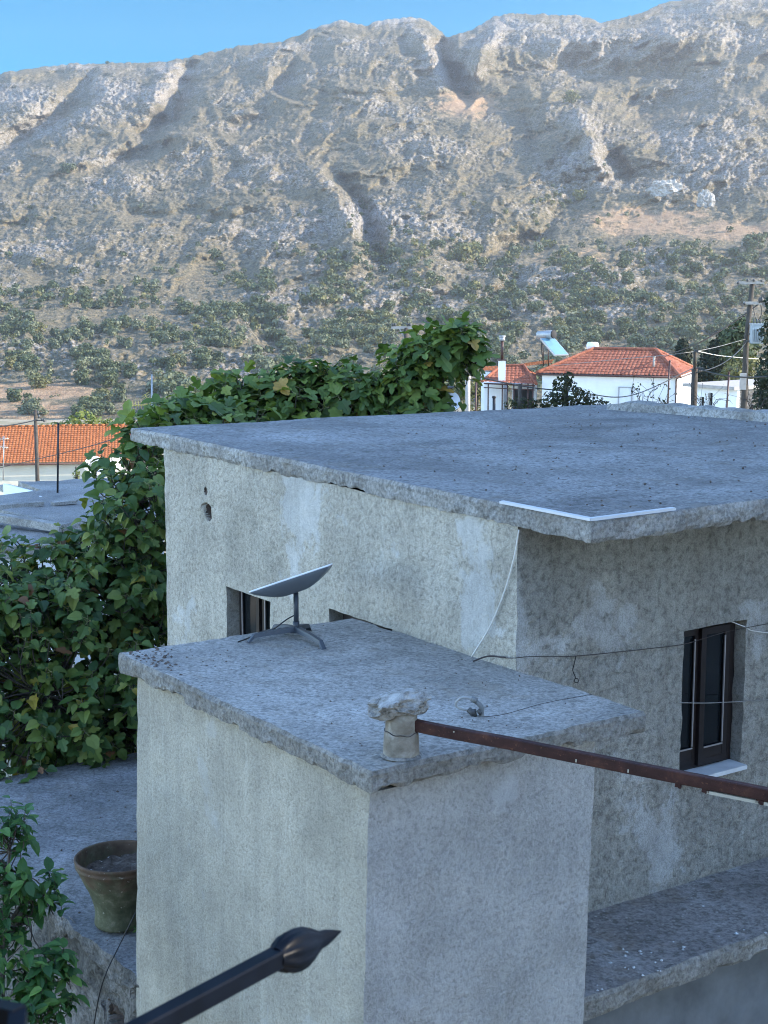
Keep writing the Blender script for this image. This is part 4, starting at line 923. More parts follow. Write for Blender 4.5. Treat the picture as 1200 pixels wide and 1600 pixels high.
# ------------------------------------------------------------------ railing spear close to the camera (out of focus)
ra, rb = at_y(432, 1497, 1.17), at_y(150, 1648, 1.0)
rd = (ra - rb) / np.linalg.norm(ra - rb); rail = thing('railing_spear', rb - rd * .1, 'black iron railing spear with a leaf shaped finial poking up in front', 'railing')
rside = np.cross(rd, [0, -1, .35]); rside /= np.linalg.norm(rside); rup = np.cross(rside, rd)
ax_ = (rd, (rside + rup) / 2 ** .5, (rup - rside) / 2 ** .5)
mb = MB(); qb = UP - rd * np.dot(UP, rd); qb /= np.linalg.norm(qb); qa = np.cross(rd, qb); h_ = .0076
pr_ = [(-h_, -h_ + .0015), (-h_ + .0015, -h_), (h_ - .0015, -h_), (h_, -h_ + .0015), (h_, h_ - .0015), (h_ - .0015, h_), (-h_ + .0015, h_), (-h_, h_ - .0015)]
st_ = rb - rd * .12; G = np.array([[st_ + (ra - st_) * t + qa * x + qb * z for x, z in pr_ + pr_[:1]] for t in (0, .5, 1)]); mb.grid(G); mb.add(G[-1][:-1], [tuple(range(8))]); mb.build('bar', M['iron'], rail)
tip = at_y(533, 1455, 1.26); fd = (tip - ra); fl_ = np.linalg.norm(fd); fd /= fl_; fs = np.cross(fd, [0, -1, .3]); fs /= np.linalg.norm(fs); fu = np.cross(fs, fd)
V = []; nn = 40; th_ = np.arange(nn) * 2 * np.pi / nn
for t, r_, fl2 in ((-.02, .0095, 1), (0, .010, 1), (.06, .0135, .9), (.16, .0175, .8), (.28, .0185, .72), (.40, .0175, .62), (.52, .0140, .52), (.60, .0105, .5), (.66, .0085, .5), (.74, .0078, .45), (.86, .0050, .4), (1.0, .0006, .5)):
    rib = 1 + .20 * (np.abs(np.sin(th_ * 4.5 + t * 2.2)) - .6) * (1 if .0 < t < .62 else 0)
    r_ = r_ * .9; V.append(ra + fd * fl_ * t + (np.cos(th_) * r_ * rib)[:, None] * fs + (np.sin(th_) * r_ * fl2 * rib)[:, None] * fu)
m = len(V); F = [(k * nn + i, k * nn + (i + 1) % nn, (k + 1) * nn + (i + 1) % nn, (k + 1) * nn + i) for k in range(m - 1) for i in range(nn)]
mb = MB(); mb.add(np.concatenate(V), F, smooth=True); mb.build('finial', M['iron'], rail)
mb = MB(); c0, c1 = at_y(-40, 1572, .72), at_y(32, 1588, .70); c2 = at_y(20, 1660, .66)
mb.tube([c0, c1], .0062, 4); mb.tube([c1 - (c1 - c0) * .05, c2], .0058, 4); tag(mb.build('railing_scroll', M['iron'], loc=c0), 'blurred black iron railing end at the very edge of the view', 'railing')

# ------------------------------------------------------------------ leafy plants close by
def leaf_shape(kind):
    """outline of one leaf in its own plane: y along the midrib from the stalk, x across; returns verts (x,y,z) and faces"""
    if kind == 'fig': half = [(.0, .0), (.16, -.06), (.30, .06), (.27, .20), (.45, .34), (.50, .52), (.40, .60), (.26, .50), (.22, .62), (.27, .80), (.18, .95), (.0, 1.04)]
    elif kind == 'figround': half = [(.0, .0), (.20, -.05), (.36, .10), (.42, .30), (.44, .48), (.34, .60), (.30, .66), (.24, .80), (.10, .95), (.0, 1.0)]
    elif kind == 'figlong': half = [(.0, .0), (.12, -.03), (.22, .08), (.19, .22), (.36, .38), (.38, .52), (.29, .56), (.16, .44), (.14, .60), (.20, .82), (.13, 1.0), (.0, 1.10)]
    elif kind == 'lance': half = [(.0, .0), (.10, .12), (.19, .35), (.20, .52), (.13, .78), (.0, 1.0)]
    else: half = [(.0, .0), (.22, .15), (.30, .45), (.20, .75), (.0, 1.0)]
    half = np.array(half); n = len(half)
    def zz(x, y): return .30 * np.abs(x) - .28 * y ** 2 + .05 * y
    mid = np.stack([half[:, 0] * 0, np.clip(half[:, 1], 0, 1.04), half[:, 0] * 0], -1)
    V = [(0, y, zz(0, y)) for _, y, _ in mid] + [(x, y, zz(x, y)) for x, y in half[1:-1]] + [(-x, y, zz(x, y)) for x, y in half[1:-1]]
    F = []; k = n - 2
    for sgn, o in ((1, n), (-1, n + k)):
        ed = [0] + list(range(o, o + k)) + [n - 1]
        for i in range(n - 1):
            a, b, c, d = i, ed[i], ed[i + 1], i + 1
            q = [a, b, c, d]; q = [x for j, x in enumerate(q) if x not in q[:j]]
            if len(q) > 2: F.append(tuple(q) if sgn > 0 else tuple(q[::-1]))
    return np.array(V), F
def put_leaves(mb, base, dirs, normals, size, kind, tint, mi=0, curl=None):
    V, F = leaf_shape(kind); V = V - np.array([0, V[:, 1].min(), 0]); n = len(base)
    Y = dirs / (np.linalg.norm(dirs, axis=1)[:, None] + 1e-9); Z = normals - Y * (normals * Y).sum(1)[:, None]; Z /= np.linalg.norm(Z, axis=1)[:, None] + 1e-9; X = np.cross(Y, Z)
    W = V[None] * size[:, None, None]
    if curl is not None: W[..., 2] *= curl[:, None]
    P = base[:, None] + W[..., :1] * X[:, None] + W[..., 1:2] * Y[:, None] + W[..., 2:] * Z[:, None]
    m = len(V); FF = [tuple(i + k * m for i in q) for k in range(n) for q in F]
    mb.add(P.reshape(-1, 3), FF, mi, np.repeat(tint, m), smooth=False)
def shoots_in(rs, n, blobs, inside=.35):
    """shoot tips spread over a union of ellipsoids (cx,cy,cz,rx,ry,rz), mostly near the outside"""
    wt = np.array([b[3] * b[5] + b[4] * b[5] + b[3] * b[4] for b in blobs]); wt /= wt.sum(); P = []; N = []
    while len(P) < n:
        b = np.array(blobs[rs.choice(len(blobs), p=wt)]); d = rs.normal(size=3); d /= np.linalg.norm(d)
        r = rs.uniform(inside, 1.0) ** .5; p = b[:3] + d * b[3:] * r * (1 + .18 * float(noise(d * 2.2 + b[:3])))
        P.append(p); N.append(d)
    return np.array(P), np.array(N)
def plant(name, label, cat, base, limbs, blobs, nshoot, per, size, kind, mat, seed, stalk=.6, tip_r=.006, limb_r=(.07, .02), keep=None, inside=.35, twig='twig', tint_mu=.45, leaf_up=.5, shoot_len=.22, droop=.35, extra=None):
    rs = np.random.RandomState(seed); root = thing(name, base, label, cat)
    nodes = []; mbt = MB()
    for L in limbs:
        C = curve(L, 26); mbt.tube(C, limb_r, 8); nodes.append(C)
    nodes = np.concatenate(nodes); tr = mbt.build('trunk', M['bark'], root)
    P, N = shoots_in(rs, nshoot, blobs, inside)
    if extra is not None: P = np.concatenate([P, extra[0]]); N = np.concatenate([N, extra[1]])
    if keep is not None: k = np.array([keep(p) for p in P]); P, N = P[k], N[k]
    mbb = MB(); mbl = MB(); mby = MB(); B_, D_, Z_, S_, T_ = [], [], [], [], []
    for p, nrm in zip(P, N):
        dd = np.linalg.norm(nodes - p, axis=1) + rs.uniform(0, .25, len(nodes)); q = nodes[np.argmin(dd)]
        ax = nrm * .7 + np.array([0, 0, leaf_up]) + rs.normal(size=3) * .3; ax /= np.linalg.norm(ax)
        st = p - ax * shoot_len
        if rs.rand() < .55: mbb.tube(curve([q, q * .45 + st * .55 + rs.normal(size=3) * .05, st, p], 9), (tip_r * 1.6, tip_r * .7), 5, 0, False)
        else: mbb.tube([st, p], (tip_r, tip_r * .7), 4, 0, False)
        m = max(2, int(rs.normal(per, 1.2)))
        for j in range(m):
            t = 1 - .8 * (j / m) ** 1.2; b = st + (p - st) * t; a = j * 2.4 + rs.uniform(0, .6)
            u = np.cross(ax, [0.3, .5, .8]); u /= np.linalg.norm(u); v_ = np.cross(ax, u); rad = u * math.cos(a) + v_ * math.sin(a)
            d = rad * .85 + ax * rs.uniform(.0, .6) - UP * droop * rs.uniform(.3, 1.4); d /= np.linalg.norm(d); s_ = size * rs.uniform(.5, 1.25)
            e = b + (rad * .7 + ax * .35) * s_ * stalk
            if stalk > .3: mby.tube([b, e], .0028, 3, 0, False)
            B_.append(e); D_.append(d); Z_.append(ax * .8 + UP * .5 - rad * .1 + rs.normal(size=3) * .22); S_.append(s_); T_.append(np.clip(rs.normal(tint_mu, .24), 0, 1))
    ks = kind if isinstance(kind, tuple) else (kind,); pick = rs.randint(0, len(ks), len(B_)); B_, D_, Z_, S_, T_ = map(np.array, (B_, D_, Z_, S_, T_))
    for i, kd in enumerate(ks):
        s = pick == i; put_leaves(mbl, B_[s], D_[s], Z_[s], S_[s], kd, T_[s], 0, rs.uniform(.2, 2.2, s.sum()))
    mbb.build('branches', M[twig], tr)
    if mby.v: mby.build('stalks', M['stalk'], tr)
    mbl.build('leaves', M[mat], root, tint=True)
    return root
M['stalk'] = plain('leaf_stalk', (.20, .20, .09), .6, .2, 20)
def Z(px, py, y): return at_y(px, py, y)
# fig tree filling the gap left of the house
fb = lambda px, py, y, rx, ry, rz: (*Z(px, py, y), rx, ry, rz)
blobs = [fb(110, 1010, 14.2, 1.05, .9, .95), fb(30, 1060, 14.0, .95, .9, .9), fb(180, 930, 14.6, .75, .8, .75), fb(60, 930, 14.6, .75, .8, .55), fb(150, 1120, 13.9, .9, .7, .6), fb(20, 1150, 13.6, .8, .7, .5),
         fb(215, 800, 14.6, .45, .6, .62), fb(165, 860, 14.8, .5, .6, .40), fb(235, 735, 14.9, .35, .5, .35), fb(240, 1000, 14.6, .5, .7, 1.1), fb(-60, 1000, 14.0, .8, .8, 1.0), fb(100, 880, 14.8, .55, .6, .32), fb(200, 1130, 14.6, .55, .35, .5), fb(150, 1165, 14.2, .7, .3, .28), fb(250, 900, 15.0, .35, .5, .9), fb(215, 705, 15.0, .22, .4, .22)]
gb = Z(120, 1300, 15.0); gb[2] = ground_z(gb[0], gb[1])
limbs = [[gb, Z(120, 1180, 14.8), Z(110, 1060, 14.6), Z(60, 960, 14.5), Z(20, 900, 14.6)], [gb, Z(130, 1150, 14.9), Z(170, 1010, 14.8), Z(190, 880, 14.9), Z(225, 760, 15)], [gb, Z(90, 1200, 14.5), Z(30, 1120, 14.2), Z(-40, 1060, 14.1)], [gb, Z(150, 1200, 14.4), Z(190, 1120, 14.2)],
         [Z(160, 1040, 14.8), Z(130, 960, 14.5), Z(120, 900, 14.7)], [Z(150, 1150, 14.5), Z(100, 1110, 13.9), Z(60, 1080, 13.7)]]
def keep_l(p):
    l_ = p - H(0, 0, 0); return not ((l_ @ BX) > -.12 and (l_ @ AX) < 4.75 and p[2] < -1.2) and not (abs(p[2] + 1.3) < .22 and (l_ @ BX) > -.15 and (l_ @ AX) < 5.25) and not ((l_ @ AX) < 5.7 and p[2] < -3.9)
ex = []
for px, py, y in ((140, 725, 14.9), (158, 712, 14.8), (170, 720, 14.9), (190, 745, 14.9), (180, 780, 14.8), (200, 690, 15), (8, 835, 14.6), (20, 838, 14.5), (5, 850, 14.5), (40, 870, 14.5), (175, 700, 14.9), (205, 720, 14.9), (150, 735, 14.8), (225, 690, 15.0), (100, 860, 14.8), (70, 1215, 13.0), (100, 1205, 13.1), (40, 1220, 12.9), (15, 1215, 13.0), (130, 1190, 13.2), (60, 1195, 13.1), (150, 1180, 13.3), (190, 1170, 13.4)): ex.append(Z(px, py, y))
ex = np.array(ex); exn = np.tile([[-.3, -.7, .4]], (len(ex), 1))
plant('fig_tree', 'big dense fig tree with lobed leaves filling the gap left of the house', 'tree', gb, limbs, blobs, 1180, 7, .116, ('figround', 'fig', 'figround'), 'fig', 21, keep=keep_l, extra=(ex, exn), inside=.30, limb_r=(.085, .02))
# fig crown behind the house roof
yb = 16.6
blobs = [fb(400, 640, yb, .75, .5, .34), fb(330, 655, yb - .6, .6, .5, .26), fb(480, 615, yb, .62, .5, .36), fb(540, 618, yb, .45, .5, .42), fb(440, 655, yb + .2, .9, .5, .3), fb(265, 665, yb - 1.1, .4, .4, .20), fb(640, 610, yb, .5, .45, .42), fb(655, 568, yb, .40, .4, .30), fb(690, 541, yb, .38, .36, .20), fb(733, 550, yb, .15, .25, .23), fb(650, 645, yb, .45, .4, .3), fb(590, 640, yb, .35, .4, .22), fb(290, 645, yb - .8, .35, .4, .18), fb(718, 527, yb, .23, .3, .14), fb(375, 600, yb, .3, .3, .18), fb(225, 660, yb - 1.4, .2, .3, .2)]
gb2 = Z(480, 700, 18.0); gb2[2] = ground_z(gb2[0], gb2[1])
limbs = [[gb2, Z(470, 820, 17.4), Z(440, 700, 17), Z(400, 650, 16.8), Z(350, 640, 16.4)], [gb2, Z(510, 820, 17.3), Z(500, 700, 16.9), Z(500, 630, 16.7), Z(520, 600, 16.6)], [gb2, Z(560, 830, 17.4), Z(640, 720, 16.9), Z(668, 640, 16.7), Z(672, 580, 16.6), Z(715, 530, 16.6), Z(745, 515, 16.6)], [Z(440, 720, 17), Z(350, 690, 16.6), Z(280, 670, 15.8), Z(240, 665, 15.4)], [Z(660, 650, 16.7), Z(640, 590, 16.6), Z(650, 545, 16.6)], [Z(640, 720, 16.9), Z(600, 670, 16.6), Z(590, 640, 16.6)]]
def keep_r(p):
    l_ = p - H(0, 0, 0); return not ((l_ @ AX) < 5.25 and (l_ @ BX) < 5.7 and p[2] < -1.12)
plant('fig_tree', 'tall fig tree with big lobed leaves rising behind the flat house roof', 'tree', gb2, limbs, blobs, 600, 6.5, .168, ('fig', 'figlong', 'figlong'), 'fig_sun', 33, keep=keep_r, inside=.30, tint_mu=.42, limb_r=(.075, .012), leaf_up=.7, shoot_len=.2)
# citrus tree in the lower left corner
yc = 8.2
blobs = [fb(10, 1290, yc, .12, .2, .14), fb(25, 1360, yc, .20, .2, .13), fb(70, 1385, yc, .10, .15, .10), fb(20, 1420, yc, .18, .2, .12), fb(10, 1480, yc - .2, .18, .2, .14), fb(60, 1510, yc - .2, .20, .2, .10), fb(95, 1500, yc - .2, .08, .12, .10), fb(30, 1560, yc - .3, .28, .25, .14), fb(85, 1575, yc - .3, .12, .2, .12), fb(-40, 1400, yc, .25, .25, .5), fb(0, 1600, yc - .3, .35, .3, .2)]
gb3 = Z(-30, 1900, yc); gb3[2] = ground_z(gb3[0], gb3[1])
limbs = [[gb3, Z(-20, 1800, yc), Z(0, 1620, yc), Z(5, 1450, yc), Z(15, 1330, yc)], [Z(-10, 1700, yc), Z(30, 1580, yc - .1), Z(60, 1520, yc - .1)], [Z(0, 1480, yc), Z(40, 1410, yc), Z(70, 1390, yc)]]
ex = np.array([Z(40, 1262, yc), Z(36, 1285, yc), Z(85, 1388, yc), Z(95, 1400, yc), Z(78, 1360, yc), Z(100, 1480, yc - .2), Z(110, 1510, yc - .2), Z(45, 1310, yc), Z(28, 1270, yc)]); exn = np.tile([[.6, -.3, .5]], (len(ex), 1))
plant('citrus_tree', 'glossy green citrus tree in the lower left corner in front of the terrace', 'tree', gb3, limbs, blobs, 170, 8, .085, ('lance', 'oval'), 'citrus', 41, stalk=.12, tip_r=.003, limb_r=(.035, .008), extra=(ex, exn), inside=.2, leaf_up=.9, shoot_len=.14, droop=.2)

# ------------------------------------------------------------------ village beyond the roof
def tiled_plane(mb, p00, p10, p11, p01, wave=.24, row=.36, amp=.035, step=.02, nu_per=5, nv_per=3):
    """clay tile slope: p00-p10 eave, p01-p11 ridge; barrel waves run up the slope, each course steps"""
    p00, p10, p11, p01 = [np.asarray(q, float) for q in (p00, p10, p11, p01)]
    L = np.linalg.norm(p10 - p00); S = np.linalg.norm((p01 + p11) / 2 - (p00 + p10) / 2); u_ = (p10 - p00) / L; sl = (p01 - p00) - u_ * np.dot(p01 - p00, u_); sl /= np.linalg.norm(sl); N = np.cross(u_, sl); N *= np.sign(N[2])
    nu = int(L / wave * nu_per); nr = max(2, int(round(S / row)))
    G = []
    for r in range(nr):
        for k in range(nv_per):
            t = (r + k / (nv_per - 1) * .999) / nr
            a, b = p00 + (p01 - p00) * t, p10 + (p11 - p10) * t; u = np.linspace(0, 1, nu + 1)[:, None]; q = a + (b - a) * u
            s_ = (q - p00) @ u_; off = amp * np.sqrt(np.abs(np.sin(np.pi * s_ / wave))) + step * (1 - k / (nv_per - 1)) + .006 * noise(np.stack([s_ * 3, s_ * 0 + r, s_ * 0], -1))
            G.append(q + off[:, None] * N)
    mb.grid(np.array(G)); return N
def rot(th): return np.array([math.cos(th), math.sin(th), 0]), np.array([-math.sin(th), math.cos(th), 0])
# white house with the red hipped roof
uh, vh = rot(R(-20)); yR = 90.0
fr = at_y(1062, 587, yR); fl = fr - uh * 8.6; zE = -5.85; D = 6.6; zG = float(ground_z(13, 92)) - .1
for q in (fr, fl): q[2] = zE
wh = thing('white_house', (fl + fr) / 2 * np.array([1, 1, 0]) + vh * D / 2 + UP * zG, 'white house under a red hipped tile roof on the right', 'house')
def inset(q, a, b, z): r = q + uh * a + vh * b; r = r.copy(); r[2] = z; return r
mb = MB(); iw = .28
poly = [inset(fl, iw, iw, 0), inset(fr, -iw, iw, 0), inset(fr, -iw, D - iw, 0), inset(fl, iw, D - iw, 0)]; mb.prism(poly, zG - .5, zE - .02); mb.build('wall', M['white_wall'], wh)
zRg = at_y(955, 546.5, yR + 4.6)[2]
rl, rr_ = inset(fl, 2.75, D / 2, zRg), inset(fr, -2.0, D / 2, zRg); bl, br = inset(fl, 0, D, zE), inset(fr, 0, D, zE)
mb = MB()
for a, b, c, d in ((fl, fr, rr_, rl), (fr, br, rr_, rr_), (br, bl, rl, rr_), (bl, fl, rl, rl)): tiled_plane(mb, a, b, c, d)
for a, b in ((rl, rr_), (fr, rr_), (fl, rl), (br, rr_), (bl, rl)): mb.tube(np.linspace(a, b, 30) + UP * .05, .11, 8)
roof_w = mb.build('roof', M['tile_red'], wh)
mb = MB(); mb.prism([inset(fl, .02, .02, 0), inset(fr, -.02, .02, 0), inset(fr, -.02, D - .02, 0), inset(fl, .02, D - .02, 0)], zE - .12, zE - .005); mb.build('eaves', M['white_wall'], wh)
mb = MB(); gz = UP * -.06; mb.tube([fl - vh * .06 + gz, fr - vh * .06 + gz], .06, 8); mb.tube([fr + uh * .06 + gz, br + uh * .06 + gz], .05, 8); mb.build('gutter', M['brown_metal'], wh)
mb = MB(); dpt = inset(fr, -.22, .2, zE - .1); mb.tube(curve([fr - vh * .06 + gz - uh * .1, dpt - UP * .15, dpt - UP * .5], 12), .05, 8); mb.tube([dpt - UP * .5, dpt * [1, 1, 0] + UP * zG], .05, 8); mb.build('downpipe', M['brown_metal'], wh)
# white door in the front wall, at the photo's column
fw = inset(fl, iw, iw, 0)
def onfront(px, py, out=.03): return on_plane(px, py, fw - vh * out, vh)
d0, d1 = onfront(735, 605), onfront(772, 605)
dc_ = (onfront(964 + 6, 607) + onfront(986, 640)) / 2; 
mb = MB(); a, b = onfront(968, 607), onfront(986, 607); wd = np.linalg.norm(b - a); c = (a + b) / 2; c[2] -= .55; mb.box(c, (wd, .05, 1.15), (uh, vh, UP)); dsh = mb.build('shutter', M['shutter'], wh)
mb = MB(); frame_rect(mb, c - vh * .03, uh, wd + .16, 1.3, .07, .05, vh); mb.build('frame', M['grey_metal'], dsh)
mb = MB(); a = onfront(1021, 590, .0); mb.tube([a, a * [1, 1, 0] + UP * zG], .02, 6); mb.build('conduit', M['grey_metal'], wh)
mb = MB(); q = fl + (fr - fl) * .80 + vh * 1.1; q[2] = zE + 1.1 * (zRg - zE) / (D / 2) + .25; mb.tube([q - UP * .3, q + UP * .35], .07, 10); mb.tube([q + UP * .35, q + UP * .40], .09, 10); mb.build('vent', M['pole_conc'], wh)
# porch wing with its own small roof
pw_ = thing('porch', inset(fl, -1.6, 1.6, zG), 'small red tiled porch with posts on the left of the white house', 'porch')
yP = 93.5
e0, e1, r0_, r1_ = at_y(753, 597, yP - .6), at_y(838, 601, yP - .9), at_y(783, 573, yP + 1.8), at_y(818, 572, yP + 1.6)
eb1 = at_y(842, 588, yP + 2.5)
mb = MB(); tiled_plane(mb, e0, e1, r1_, r0_); tiled_plane(mb, e1, eb1 + np.array([0, 2.2, 0]), r1_, r1_)
mb.tube(np.linspace(e1, r1_, 12) + UP * .05, .1, 8); mb.tube(np.linspace(r0_, r1_, 12) + UP * .05, .1, 8); mb.tube(np.linspace(e0, r0_, 12) + UP * .05, .1, 8); mb.build('roof', M['tile_red'], pw_)
mb = MB(); e2, e3, r2, r3 = at_y(814, 574, yP + 2.4), at_y(862, 568, yP + 1.8), at_y(820, 568, yP + 5.5), at_y(866, 562, yP + 5.2); tiled_plane(mb, e2, e3, r3, r2); mb.build('lean_to_roof', M['tile_orange'], pw_)
mb = MB(); e2, e3, r2, r3 = at_y(752, 580, yP + 3.0), at_y(790, 580, yP + 3.0), at_y(758, 573, yP + 5.4), at_y(790, 572, yP + 5.4); tiled_plane(mb, e2, e3, r3, r2); mb.build('back_roof', M['tile_orange'], pw_)
mb = MB(); a, b = at_y(757, 600, yP + .9), at_y(787, 600, yP + .9); mb.prism([a, b, b + np.array([.2, 2.5, 0]), a + np.array([.2, 2.5, 0])], zG - .3, a[2] + .05); a, b = at_y(752, 582, yP + 3.1), at_y(792, 582, yP + 3.1); mb.prism([a, b, b + np.array([.2, 2, 0]), a + np.array([.2, 2, 0])], zG - .3, a[2] + .05); a, b = at_y(800, 600, yP + 1.2), at_y(838, 600, yP + 1.2); mb.prism([a, b, b + np.array([.2, 1.6, 0]), a + np.array([.2, 1.6, 0])], zG - .3, a[2]); mb.build('wall', M['white_wall'], pw_)
mb = MB(); a, b = at_y(801, 605, yP + 1.12), at_y(834, 605, yP + 1.12); mb.box((a + b) / 2 - UP * .85, (1.15, .06, 1.5)); mb.build('glazed_front', M['dark_open'], pw_)
for px in (763, 785, 793, 803, 815, 825, 833):
    a = at_y(px, 599, yP - .5); mb = MB(); mb.tube([a, a * [1, 1, 0] + UP * (zG + .2)], .045, 6); mb.build('post', M['brown_metal'], pw_)
mb = MB(); a, b = at_y(756, 599, yP - .5), at_y(836, 603, yP - .8); mb.tube([a, b], .05, 6); mb.tube([a - UP * .25, b - UP * .25], .03, 6); mb.build('rail', M['brown_metal'], pw_)
mb = MB(); a, b = at_y(744, 622, yP - 1), at_y(838, 622, yP - 1); mb.prism([a, b, b + np.array([.3, 3, 0]), a + np.array([.3, 3, 0])], zG - .3, zG + .30); mb.build('step', M['roof_grey'], pw_)
ch = at_y(784, 590, yP - .2); mb = MB(); cw = .46; mb.box(ch + UP * .42, (cw * .9, cw, 1.25)); cst = mb.build('chimney', M['white_wall'], pw_)
mb = MB(); mb.box(ch + UP * 1.07, (cw * 1.15, cw * 1.2, .07)); mb.tube([ch + UP * 1.05, ch + UP * 2.25], .09, 10); mb.build('flue', M['brown_metal'], cst)
mb = MB(); c = ch + UP * 2.33; mb.tube([c - UP * .12, c + UP * .12], .17, 12); mb.tube([c + UP * .12, c + UP * .2], .2, 12); mb.build('cowl', M['grey_metal'], cst)
# solar water heaters
sh = at_y(852, 524, 93.0); hw_ = thing('solar_heater', at_y(858, 566, 93.5), 'solar water heater with a tilted blue panel between the two red roofs', 'solar heater')
tx = np.array([.55, -.6, .05]); tx /= np.linalg.norm(tx)
mb = MB(); mb.lathe([(.0, -.62), (.20, -.62), (.25, -.58), (.25, .58), (.20, .62), (0, .62)], at_y(853, 523, 93), 20, 0, (False, False), tx); mb.build('tank', M['grey_metal'], hw_)
mb = MB(); mb.lathe([(.0, 0), (.23, 0), (.255, .02), (.255, .06)], at_y(853, 523, 93) + tx * .66, 20, 0, (False, False), -tx); mb.build('tank_cap', M['dark_open'], hw_)
p0, p1 = at_y(853, 531, 92.6), at_y(871, 552, 91.6); sd_ = (p1 - p0); sn = np.array([.36, .22, .1]);
mb = MB(); X1 = sd_ / np.linalg.norm(sd_); Y1 = np.array([.75, .6, 0.1]); Y1 -= X1 * np.dot(X1, Y1); Y1 /= np.linalg.norm(Y1); N1 = np.cross(X1, Y1); N1 *= np.sign(N1[2])
cpn = at_y(866, 542, 92.2); mb.box(cpn, (1.75, 1.05, .08), (X1, Y1, N1)); pn = mb.build('collector', M['grey_metal'], hw_)
mb = MB(); mb.box(cpn + N1 * .045, (1.65, .95, .012), (X1, Y1, N1)); mb.build('glass', M['panel'], pn)
for px in (848, 856): 
    mb = MB(); mb.tube([at_y(px, 528, 93.1), at_y(px + 1, 572, 93.3)], .035, 6); mb.build('leg', M['brown_metal'], hw_)
mb = MB(); mb.tube(curve([at_y(847, 528, 92.9), at_y(846, 545, 92.9), at_y(849, 566, 93)], 12), .03, 6); mb.build('hose', M['black'], hw_)
tk = at_y(926, 541, 96.5); mb = MB(); mb.lathe([(0, -.34), (.2, -.34), (.26, -.3), (.26, .3), (.2, .34), (0, .34)], tk, 20, 0, (False, False), (1, -.55, 0)); mb.box(tk - UP * .33, (.5, .4, .3)); tag(mb.build('water_tank', M['white_wall']), 'white round water tank lying on the ridge of the red roof', 'tank')
# low white building on the right
yw = 84.0
lw = thing('outbuilding', at_y(1120, 640, yw + 1), 'low white outbuilding with a flat roof behind the utility poles', 'building')
a, b = at_y(1082, 606, yw), at_y(1152, 606, yw - 2.5); dn = (b - a) * [1, 1, 0]; dn /= np.linalg.norm(dn); bkv = np.array([-dn[1], dn[0], 0]); zt = at_y(1115, 604, yw)[2]; zg2 = float(ground_z(16, 84)) - .3
mb = MB(); Lw = np.linalg.norm((b - a)[:2]); P0 = a * [1, 1, 0]
wall_face(mb, P0, dn, -bkv, Lw, zg2, lambda u: zt, ((.55, .85, zt - 1.05, zt - .28), (1.15, 1.45, zt - 1.6, zt - .26)), .25, .18, 0, 0, (0, 0), .006)
mb.prism([P0 + bkv * .2, P0 + dn * Lw + bkv * .2, P0 + dn * Lw + bkv * 5, P0 + bkv * 5], zg2, zt - .01, 1); mb.prism([P0 + dn * Lw, P0 + dn * (Lw - .02) + bkv * .0, P0 + dn * (Lw - .02) + bkv * 5, P0 + dn * Lw + bkv * 5], zg2, zt - .005, 0); mb.prism([P0, P0 + dn * .02, P0 + dn * .02 + bkv * 5, P0 + bkv * 5], zg2, zt - .005, 0); mb.build('wall', [M['white_wall'], M['dark_open']], lw)
mb = MB(); mb.prism([P0 - bkv * .35 - dn * .4, P0 - bkv * .35 + dn * (Lw + .1), P0 + bkv * 5.3 + dn * (Lw + .1), P0 + bkv * 5.3 - dn * .4], zt, zt + .18); mb.build('roof', M['pole_conc'], lw)

# ------------------------------------------------------------------ poles, wires, aerials
up_ = at_y(1164, 440, 70.0); zb_ = float(ground_z(up_[0], 70)); pole = thing('utility_pole', (up_[0], up_[1], zb_), 'tall wooden utility pole with crossarms, transformer and meter box', 'utility pole')
k_ = 70 / FPX
mb = MB(); bt = at_y(1162.5, 640, 70.0); mb.tube([(bt[0], bt[1], zb_ - .2), bt, at_y(1165.5, 540, 70), at_y(1176, 440, 70)], (.17, .11), 12); mb.build('post', M['pole_wood'], pole)
for c0_, c1_ in (((1152, 442), (1193, 441)), ((1162, 473.5), (1190, 473.5))):
    mb = MB(); a, b = at_y(*c0_, 69.8), at_y(*c1_, 69.8); mb.box((a + b) / 2, (np.linalg.norm(b - a), .12, .13), ((b - a) / np.linalg.norm(b - a), np.array([0, 1., 0]), UP)); mb.build('crossarm', M['pole_conc'], pole)
for px, py, py2 in ((1155, 440, 444), (1168, 440, 436), (1178, 440, 436), (1190, 440, 437), (1187, 473, 465), (1190.5, 473, 464), (1165, 473, 476)):
    mb = MB(); a, b = at_y(px, py, 69.7), at_y(px - (3 if py2 > py else 0), py2, 69.7); mb.tube([a, (a + b) / 2, b], np.array([.035, .07, .045]), 8); mb.build('insulator', M['fitting'], pole)
mb = MB(); c = at_y(1182, 522, 69.6); mb.box(c, (.52, .5, .82)); 
for i in range(6): mb.box(c + np.array([-.22 + i * .088, -.28, -.05]), (.022, .09, .6))
mb.box(c + UP * .45, (.56, .54, .06)); xf = mb.build('transformer', M['xfmr'], pole)
for dx in (-.15, 0, .15): mb = MB(); mb.tube([c + np.array([dx, 0, .47]), c + np.array([dx, 0, .68])], np.array([.05, .035]), 8); mb.build('bushing', M['fitting'], xf)
mb = MB(); mb.box(at_y(1174, 522, 69.8), (.3, .08, .08)); mb.box(at_y(1172, 533, 69.8), (.36, .08, .08)); mb.build('bracket', M['fitting'], pole)
mb = MB(); mb.box(at_y(1161, 596, 69.6), (.26, .2, .74)); mb.build('meter_box', M['pole_conc'], pole)
mb = MB(); mb.tube(curve([at_y(1163, 610, 69.6), at_y(1160, 620, 69.6), at_y(1164, 625, 69.6), at_y(1169, 618, 69.6), at_y(1168, 590, 69.6), at_y(1166, 560, 69.6)], 24), .02, 6); mb.build('conduit', M['black'], pole)
